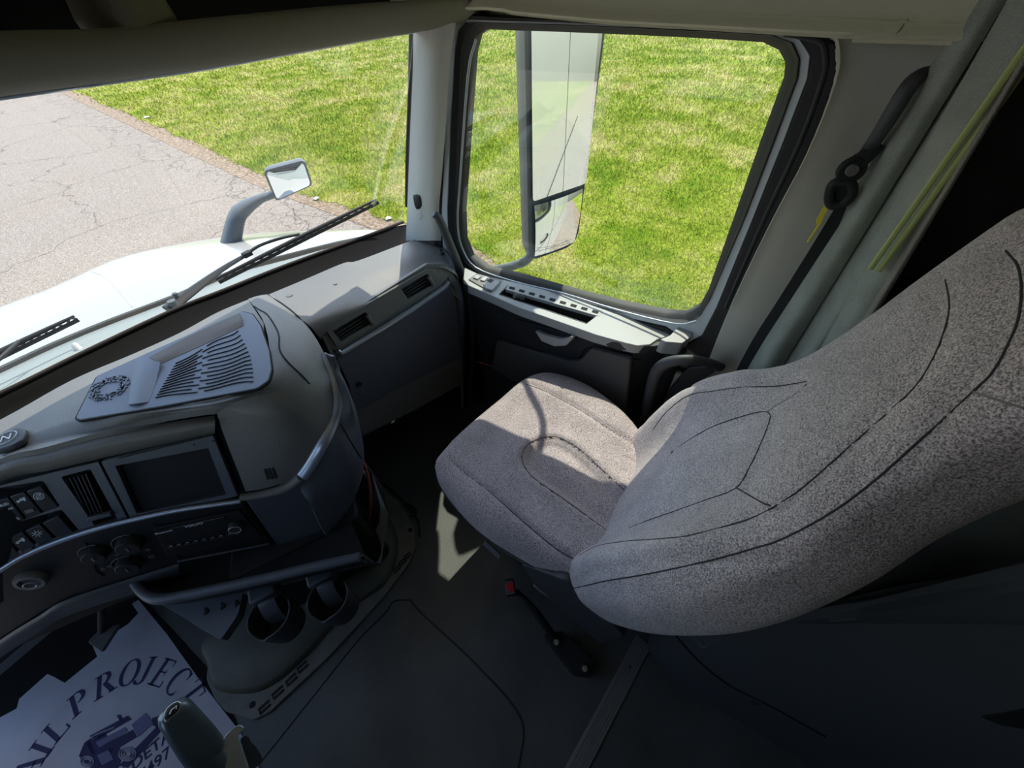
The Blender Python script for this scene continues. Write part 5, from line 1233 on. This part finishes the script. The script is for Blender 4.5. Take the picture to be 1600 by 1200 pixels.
# ------------------------------------------------------------------ lower shelf, cup holders, tunnel base
sh = thing('storage_shelf', (-.1, .85, .3), 'dark blue grey storage shelf with a long front lip below the radio', 'shelf')
zS = .46
lipx = [(206, 905), (222, 925), (248, 936), (300, 928), (400, 907), (500, 884), (562, 870)]
LPp = [Z(a, b_, zS) for a, b_ in lipx]
tube('shelf_lip', LPp, [.010, .012, .014, .014, .014, .014, .013], mt['dashlow'], sh, n=10, ky=1.0, sm=5)
bkp = [Z(a, b_, zS - .005) for a, b_ in [(215, 900), (280, 885), (330, 878), (400, 866), (450, 855), (520, 838), (560, 830)]]
sheet('shelf_floor', [LPp, [a.lerp(b_, .15) - V((0, 0, .05)) for a, b_ in zip(LPp, bkp)], [b_ + V((.02, .10, -.06)) for b_ in bkp], [b_ + V((.03, .14, .10)) for b_ in bkp]], mt['black'], sh, thick=.006, nu=4, nv=4)
ap_ = [p - V((0, 0, .005)) for p in LPp]
sheet('shelf_apron', [[p - V((0, 0, .002)) for p in LPp[1:]], [p + V((.01, .02, -.06)) for p in LPp[1:]], [p + V((.02, .06, -.22)) for p in LPp[1:]]], mt['dashlow'], sh, thick=.006, nu=4, nv=4)
brp = [(248, 942), (300, 936), (380, 925), (372, 960), (345, 1000), (318, 985), (280, 960)]
prism('shelf_bracket', rounded([Z(a, b_, .36) for a, b_ in brp], .01), EZ, .03, mt['dashlow'], sh, bevel=.004)
for k, (a, b_) in enumerate([(322, 955), (348, 947), (370, 943)]): prism('bracket_notch', [Z(a - 3, b_ - 6, .364), Z(a + 3, b_, .364), Z(a - 3, b_ + 6, .364)], EZ, .003, mt['gap'], sh, bevel=0)
for (cx_, cy_, lb) in ((420, 962, 'open black cup holder nearer the printed mat'), (512, 934, 'open black cup holder nearer the upright red edged panel')):
    ch = thing('cup_holder', Z(cx_, cy_, .30), lb, 'cup holder', 'cup holders under the shelf')
    c = Z(cx_, cy_, .345); R = .058
    vs, fs, N = [], [], 40
    prof = [(0, .0), (0, -.07), (-.004, -.085), (.0045, -.085), (.0045, 0)]
    for j, (dr_, dz) in enumerate([(0, 0), (-.002, -.05), (-.006, -.10), (-.012, -.10), (-.010, -.05), (-.005, 0)]):
        for k in range(N):
            a = 2 * math.pi * k / N; wob = .020 * max(0, math.sin(2 * a + .9)) ** 3 if j in (0, 5) else 0
            vs.append(c + V((math.cos(a) * (R + dr_), math.sin(a) * (R + dr_), dz - wob * 1.6)))
    for j in range(5):
        for k in range(N): fs.append((j * N + k, j * N + (k + 1) % N, (j + 1) * N + (k + 1) % N, (j + 1) * N + k))
    for k in range(N): fs.append((5 * N + k, 5 * N + (k + 1) % N, (k + 1) % N, k))
    mesh('holder_ring', vs, fs, mt['dash2'], ch)
    vs, fs = lathe(c - V((0, 0, .115)), EZ, [(R - .008, 0), (R - .008, .016)], 30); mesh('holder_floor', vs, fs, mt['dash2'], ch)
    tube('rim_edge', [c + V((math.cos(t * .2) * (R - .002), math.sin(t * .2) * (R - .002), .001 - .032 * max(0, math.sin(.4 * t + .9)) ** 3)) for t in range(31)], .0022, mt['dashlow'], ch, n=6, closed=True)
    # sprung tongue
    tn = [c + V((.030, .040, -.002)), c + V((.018, .028, .012)), c + V((.004, .006, -.02)), c + V((-.002, -.004, -.06))]
    sheet('tongue', [[p + V((-.018, .014, 0)), p + V((0, 0, .004)), p + V((.018, -.014, 0))] for p in tn], mt['dashlow'], ch, thick=.004, nu=3, nv=4)
    arm_ = [c + V((.045, .06, .0)), c + V((.06, .14, .02))]
    vs, fs = boxgeo(c + V((.045, .10, -.01)), V((.45, .9, 0)).normalized(), V((-.9, .45, 0)).normalized(), EZ, .12, .075, .05); bev(mesh('holder_arm', vs, fs, mt['dashlow'], ch, angle=30), .008)
# tunnel base plate with slotted flange
tbx = thing('console_base', (-.1, .7, 0), 'olive grey moulded console base with a slotted flange on the floor', 'console base')
fo_ = [(322, 1062), (335, 1092), (352, 1112), (395, 1126), (421, 1113), (512, 1028), (600, 932), (636, 885), (650, 856), (648, 825), (632, 795), (606, 768), (570, 730), (540, 760), (480, 830), (420, 900), (330, 980)]
FO = [Z(a, b_, .012) for a, b_ in fo_]
flg = prism('flange', rounded(FO, .01, 2), EZ, .012, mt['flange'], tbx, bevel=.003)
def slot(a, b_, l, w_, ang):
    c = Z(a, b_, .014); d = (Z(a + math.cos(ang) * 10, b_ + math.sin(ang) * 10, .014) - c).normalized(); e = V((-d.y, d.x, 0))
    return [boxgeo(c + e * s_ * w_ * .30, d, e, EZ, l, w_ * .32, .0016) for s_ in (-1, 1)] + [boxgeo(c - d * l * .46, d, e, EZ, l * .08, w_ * .9, .0015)]
sls = []
for a, b_, w_ in [(413, 1105, .055), (434, 1082, .055), (455, 1062, .055), (473, 1042, .055), (620, 889, .05), (629, 878, .05), (637, 868, .05)]:
    sls += slot(a, b_, .034 if a < 600 else .030, .022 if a < 600 else .018, math.radians(-42))
vs, fs = merge(sls); mesh('flange_slots', vs, fs, mt['gap'], tbx, smooth=False)
for a, b_ in ((394, 1101), (641, 828)): cyl('flange_hole', Z(a, b_, .0135), EZ, .009, .002, mt['gap'], tbx, n=12)
# raised cover of the base
ri = [(325, 1040), (338, 1077), (387, 1084), (428, 1070), (481, 1025), (545, 955), (600, 915), (618, 880), (622, 845), (610, 810), (590, 780), (560, 760), (480, 840), (400, 920), (320, 1000)]
b0 = [Z(a, b_, .012) for a, b_ in ri]; cb0 = sum(b0, V()) / len(b0)
def scl(s_, z): return [V((cb0.x + (p.x - cb0.x) * s_, cb0.y + (p.y - cb0.y) * s_, z)) for p in b0]
rings_ = [scl(1, .012), scl(.992, .018), scl(.975, .028), scl(.94, .036), scl(.6, .042), scl(.2, .044)]
rings_ = [cr(r_, 4, True) for r_ in rings_]; N = len(rings_[0]); vs = [p for r_ in rings_ for p in r_]
fs = [(k * N + i, k * N + (i + 1) % N, (k + 1) * N + (i + 1) % N, (k + 1) * N + i) for k in range(len(rings_) - 1) for i in range(N)] + [tuple(range((len(rings_) - 1) * N, len(rings_) * N)), tuple(range(N - 1, -1, -1))]
mesh('base_cover', vs, fs, mt['olive'], tbx, angle=60)
prism('base_column', rounded([V(p) for p in [(-.20, .90, .40), (.14, .72, .40), (.24, .88, .40), (-.05, 1.10, .40)]], .03), EZ, .36, mt['black'], tbx, bevel=.01)
fls = [cr([Z(a, b_, .006) for a, b_ in l_], 4) for l_ in ([(598, 756), (612, 764), (618, 772), (612, 778)], [(628, 790), (640, 788), (650, 798), (648, 806), (640, 806)], [(610, 765), (632, 785), (652, 812), (656, 840)])]
tubes('floor_clip_loop', fls, .004, mt['black'], tbx)
# upright panel with red edge
fl_ = thing('flap_panel', (.15, .7, .02), 'upright dark panel with thin red edge below the curved dashboard side', 'panel')
# stands between dashboard and floor
tp_, bt_p = X(575, 735, .285), X(590, 917, .155)
def Wp(a, b_, d=0.0):
    n = V((-.82, -.50, .28)).normalized(); return onp(a, b_, (.20, .72, .30), n) + n * d
wn = V((-.82, -.50, .28)).normalized()
pl1 = [(569, 724), (578, 734), (600, 770), (607, 800), (604, 828), (597, 880), (590, 917), (566, 886), (562, 874), (572, 820), (578, 775), (572, 740)]
prism('panel_sheet', [Wp(a, b_) for a, b_ in pl1], wn, .006, mt['dash2'], fl_, bevel=.001)
prism('panel_face', [Wp(a, b_, .004) for a, b_ in [(582, 741), (606, 800), (604, 830), (594, 888), (589, 914), (571, 880), (581, 840), (593, 815), (595, 790)]], wn, .004, plain('panel_foil', (.55, .54, .50), .35, .3, 60), fl_, bevel=.001)
tube('red_edge', [Wp(a, b_, .006) for a, b_ in [(568, 717), (573, 730), (577, 745), (581, 775), (578, 805), (571, 840), (563, 874), (566, 886), (588, 915)]], .0045, mt['redtrim'], fl_, n=8, sm=4)
prism('panel_inner', [Wp(a, b_, -.03) for a, b_ in [(558, 745), (572, 745), (578, 775), (572, 820), (560, 870), (545, 865), (552, 800)]], wn, .006, mt['dashlow'], fl_, bevel=.002)
box('clip', Wp(572, 742, .0), (.012, .02, .03), mt['doorlite'], fl_, bevel=.004)

# ------------------------------------------------------------------ printed mat, pedal, gear selector
mf = thing('paper_mat', (-.7, 1.0, 0), 'pale paper floor mat with blue arched lettering and a truck drawing', 'floor mat')
mo = [(216, 937), (260, 990), (310, 1060), (372, 1140), (384, 1158), (420, 1230), (100, 1400), (-260, 1330), (-160, 1180), (0, 1121), (26, 1107), (30, 1092), (74, 1053), (85, 1058), (101, 1067), (152, 1026), (145, 1010), (200, 975), (216, 958), (206, 943)]
tag(prism('footwell_shade', [V(p) for p in [(-1.05, 1.62, .003), (-.47, 1.62, .003), (-.45, .95, .003), (-.50, .70, .003), (-1.05, .70, .003)]], EZ, .003, plain('shade_black', (.012, .012, .012), .9, .4, 300, spec=.1), bevel=0), 'black sheet under the printed paper mat, standing in for footwell shade', 'shade sheet')  # black sheet laid on the floor to paint the shade under the dash
prism('mat_sheet', [Z(a, b_, .004) for a, b_ in mo], EZ, .0025, mt['mat'], mf, bevel=0, smooth=False)
def onmat(a, b_): return Z(a, b_, .0045)
word = [('A', 44, 1200), ('I', 66, 1168), ('L', 88, 1139), ('P', 124, 1096), ('R', 163, 1069), ('O', 202, 1051), ('J', 230, 1047), ('E', 255, 1051), ('C', 279, 1064), ('T', 299, 1084)]
wp_ = [onmat(a, b_) for _, a, b_ in word]
# circle through the letters
A_ = np.array([[2 * p.x, 2 * p.y, 1] for p in wp_]); Bv = np.array([p.x ** 2 + p.y ** 2 for p in wp_]); so_ = np.linalg.lstsq(A_, Bv, rcond=None)[0]
cen_ = V((so_[0], so_[1], 0)); rad_ = math.sqrt(so_[2] + so_[0] ** 2 + so_[1] ** 2)
def band(pts):
    """flat stroke: (x, y, half width across x, half width across y)"""
    vs, fs = [], []
    for x, y, wx, wy in pts: vs += [V((x - wx, y - wy, 0)), V((x + wx, y + wy, 0))]
    for i in range(len(pts) - 1): fs.append((2 * i, 2 * i + 1, 2 * i + 3, 2 * i + 2))
    return vs, fs
def rect(x0, y0, x1, y1): return [V((x0, y0, 0)), V((x1, y0, 0)), V((x1, y1, 0)), V((x0, y1, 0))], [(0, 1, 2, 3)]
def arc(cx, cy, rx, ry, a0, a1, thick, thin, n=18):
    vs, fs = [], []
    for k in range(n + 1):
        a = math.radians(a0 + (a1 - a0) * k / n); w_ = thin + (thick - thin) * abs(math.cos(a)) ** 1.5
        for r_ in (1, -1): vs.append(V((cx + math.cos(a) * (rx + r_ * w_ / 2), cy + math.sin(a) * (ry + r_ * w_ / 2), 0)))
    return vs, [(2 * i, 2 * i + 1, 2 * i + 3, 2 * i + 2) for i in range(n)]
ST = lambda x: [rect(x, 0, x + .17, 1), rect(x - .1, 0, x + .27, .05), rect(x - .1, .95, x + .27, 1)]
GL = {'I': ST(.3), 'L': ST(.15) + [rect(.3, 0, .72, .05), rect(.68, 0, .74, .26)],
      'P': ST(.12) + [arc(.36, .74, .27, .235, -90, 90, .17, .05)],
      'R': ST(.12) + [arc(.36, .75, .25, .225, -90, 90, .17, .05), ([V((.36, .52, 0)), V((.54, .52, 0)), V((.90, 0, 0)), V((.68, 0, 0))], [(0, 1, 2, 3)]), rect(.62, 0, .98, .05)],
      'O': [arc(.45, .5, .36, .49, 0, 360, .18, .05, 32)], 'J': [rect(.35, .2, .52, 1), rect(.24, .95, .64, 1), arc(.24, .18, .2, .17, -170, 5, .15, .06)],
      'E': ST(.12) + [rect(.25, 0, .72, .05), rect(.25, .95, .70, 1), rect(.25, .49, .55, .54), rect(.69, 0, .74, .25), rect(.66, .77, .71, 1), rect(.52, .4, .56, .63)],
      'C': [arc(.48, .5, .38, .49, 48, 312, .18, .05, 28), rect(.70, .70, .75, .98), rect(.71, .10, .745, .26)],
      'T': [rect(.32, 0, .49, 1), rect(.22, 0, .6, .05), rect(.02, .95, .80, 1), rect(.02, .74, .07, 1), rect(.75, .74, .80, 1)],
      'A': [([V((.10, 0, 0)), V((.16, 0, 0)), V((.46, 1, 0)), V((.40, 1, 0))], [(0, 1, 2, 3)]), ([V((.58, 0, 0)), V((.78, 0, 0)), V((.50, 1, 0)), V((.36, 1, 0))], [(0, 1, 2, 3)]), rect(.22, .34, .64, .39), rect(.0, 0, .27, .05), rect(.48, 0, .88, .05)]}
def glyph(ch_, size, shear=.04):
    vs, fs = merge(GL[ch_]); return [V(((v.x - .42) * size * .92 + (v.y - .5) * size * shear, (v.y - .5) * size, 0)) for v in vs], fs
g_ = []
for (ch_, a, b_), p in zip(word, wp_):
    o_ = V((p.x - cen_.x, p.y - cen_.y, 0)).normalized(); ax_ = V((o_.y, -o_.x, 0))
    g_.append(place(glyph(ch_, .074), V((p.x, p.y, .0048)), ax_, o_))
dx_ = (onmat(258, 1155) - onmat(215, 1192)).normalized(); dy_ = V((-dx_.y, dx_.x, 0))
g_.append(place(textgeo('TRUCK DETAIL', .042, .012, extrude=.0003, align='RIGHT'), V((onmat(284, 1131).x, onmat(284, 1131).y, .0048)), dx_, dy_))
g_.append(place(textgeo('7497', .042, .012, extrude=.0003, align='RIGHT'), V((onmat(266, 1173).x, onmat(266, 1173).y, .0048)), dx_, dy_))
vs, fs = merge(g_); mesh('printed_lettering', vs, fs, mt['ink'], mf, smooth=False)
# drawing of a long nosed truck, printed flat
def pb_(poly): 
    q = [onmat(a, b_) + V((0, 0, .0003)) for a, b_ in poly]; n = len(q); return q + [p + V((0, 0, .0006)) for p in q], [tuple(range(n)), tuple(range(n, 2 * n))] + [(i, (i + 1) % n, n + (i + 1) % n, n + i) for i in range(n)]
def ell(cx, cy, rx, ry, n=18): return [(cx + rx * math.cos(2 * math.pi * k / n), cy + ry * math.sin(2 * math.pi * k / n)) for k in range(n)]
dk = [[(125, 1180), (135, 1158), (165, 1146), (175, 1160), (195, 1175), (185, 1200), (150, 1202), (128, 1196)], [(140, 1150), (200, 1118), (206, 1124), (150, 1156)], [(160, 1165), (208, 1140), (214, 1152), (170, 1178)],
      [(186, 1196), (250, 1130), (252, 1142), (200, 1200)], [(238, 1122), (250, 1118), (254, 1128), (246, 1138), (238, 1132)], [(182, 1118), (188, 1116), (194, 1126), (190, 1130)], [(134, 1158), (140, 1154), (150, 1176), (144, 1180)]]
lt = [[(206, 1132), (228, 1114), (240, 1130), (216, 1152)], [(150, 1160), (196, 1136), (200, 1142), (156, 1168)], [(152, 1180), (170, 1172), (178, 1186), (160, 1196)]]
vs, fs = merge([pb_(p) for p in dk]); mesh('printed_truck', vs, fs, mt['ink'], mf, smooth=False)
vs, fs = merge([([v + V((0, 0, .0008)) for v in pb_(p)[0]], pb_(p)[1]) for p in lt]); mesh('printed_shading', vs, fs, mt['ink2'], mf, smooth=False)
wh = []
for rx in (13, 9, 5): wh.append(tubegeo([onmat(a, b_) + V((0, 0, .0016)) for a, b_ in ell(200, 1178, rx, rx * .8, 16)], .0022, 5, closed=True))
for rx in (10, 6): wh.append(tubegeo([onmat(a, b_) + V((0, 0, .0016)) for a, b_ in ell(137, 1190, rx, rx * .8, 16)], .002, 5, closed=True))
wh.append(tubegeo([onmat(a, b_) + V((0, 0, .0016)) for a, b_ in [(124, 1182), (133, 1160), (150, 1148), (180, 1136)]], .002, 5))
vs, fs = merge(wh); mesh('printed_lines', vs, fs, plain('pale_print', (.30, .30, .38), .8), mf)
# treadle pedal over the mat top
pdl = thing('pedal', Z(150, 990, .10), 'black foot pedal above the upper edge of the printed mat', 'pedal')
prism('pedal_plate', rounded([Z(a, b_, .10) for a, b_ in [(136, 1003), (162, 976), (187, 975), (158, 1020)]], .01), (0, -.3, 1), .015, mt['floor'], pdl, bevel=.003)
tube('pedal_arm', [Z(160, 985, .10), Z(170, 960, .25) + V((0, .05, 0)), V((-.55, 1.45, .5))], .012, mt['black'], pdl)
# gear selector
gs = thing('gear_selector', Z(320, 1195, .45), 'metallic grey gear selector with square knob standing over the mat', 'gear selector')
def G_(a, b_, d): 
    r = ray(a, b_).normalized(); return CAM + r * d
k0, k1 = G_(272, 1112, .98), G_(322, 1178, 1.05)
axk = (k1 - k0).normalized(); nk = (CAM - k0); nk = (nk - axk * nk.dot(axk)).normalized(); bk2 = axk.cross(nk)
secs = [(-.010, .012, .010), (-.006, .018, .013), (.006, .022, .016), (.04, .0245, .018), (.08, .0265, .019), (.105, .027, .020), (.118, .024, .018)]
vs, fs = [], []; N = 28
for h_, a, b_ in secs:
    for c_, s_ in sect(N, 1, 1, 3.2): vs.append(k0 + axk * h_ + bk2 * c_ * a + nk * s_ * b_)
for i in range(len(secs) - 1):
    for k in range(N): fs.append((i * N + k, i * N + (k + 1) % N, (i + 1) * N + (k + 1) % N, (i + 1) * N + k))
fs += [tuple(range(N)), tuple((len(secs) - 1) * N + k for k in range(N))]
mesh('selector_knob', vs, fs, mt['shift'], gs, angle=60)
tc_ = k0 - axk * .012 + nk * .012; tn_ = (nk * .75 - axk * .66).normalized(); tu = (axk * .75 + nk * .66).normalized()
cap_ = prism('knob_cap', rounded([G_(a, b_, .945) for a, b_ in [(255, 1124), (257, 1111), (265, 1101), (277, 1094), (285, 1097), (284, 1110), (272, 1122), (260, 1130)]], .004), (CAM - k0), .012, mt['shift2'], gs, bevel=.0015)
prism('cap_inset', rounded([G_(a, b_, .942) for a, b_ in [(259, 1121), (261, 1112), (267, 1104), (277, 1098), (281, 1100), (280, 1108), (270, 1118), (262, 1124)]], .003), (CAM - k0), .004, mt['black'], cap_, bevel=.001)
tube('cap_mark', [G_(265, 1116, .940), G_(268, 1109, .940), G_(276, 1103, .940), G_(275, 1108, .940)], .0012, mt['mark'], cap_, n=6)
def facing(name, pts, d, th, mat): return prism(name, rounded([G_(a, b_, d) for a, b_ in pts], .006), (CAM - k1), th, mat, gs, bevel=.004, seg=3)
facing('selector_collar', [(292, 1215), (308, 1192), (326, 1178), (342, 1158), (352, 1160), (352, 1215)], 1.07, .03, mt['shift'])
facing('collar_trim', [(300, 1206), (322, 1190), (345, 1168), (347, 1172), (326, 1196), (306, 1212)], 1.065, .008, mt['shift2'])
facing('selector_bracket', [(338, 1230), (341, 1180), (350, 1152), (362, 1138), (374, 1131), (382, 1136), (380, 1143), (372, 1148), (378, 1165), (388, 1195), (396, 1230)], 1.06, .04, mt['shift2'])
facing('selector_clip', [(376, 1152), (388, 1149), (392, 1160), (400, 1166), (409, 1182), (410, 1192), (398, 1200), (392, 1215), (384, 1190)], 1.08, .03, mt['black'])
tube('selector_shaft', [k1, k1 + axk * .06, G_(345, 1300, 1.30)], [.02, .024, .03], mt['shift'], gs, n=16)
prism('selector_base', rounded([V((G_(345, 1300, 1.30).x + a, G_(345, 1300, 1.30).y + b_, .36)) for a, b_ in [(-.10, -.20), (.05, -.20), (.05, .04), (-.10, .04)]], .02), EZ, .36, mt['black'], gs, bevel=.01)
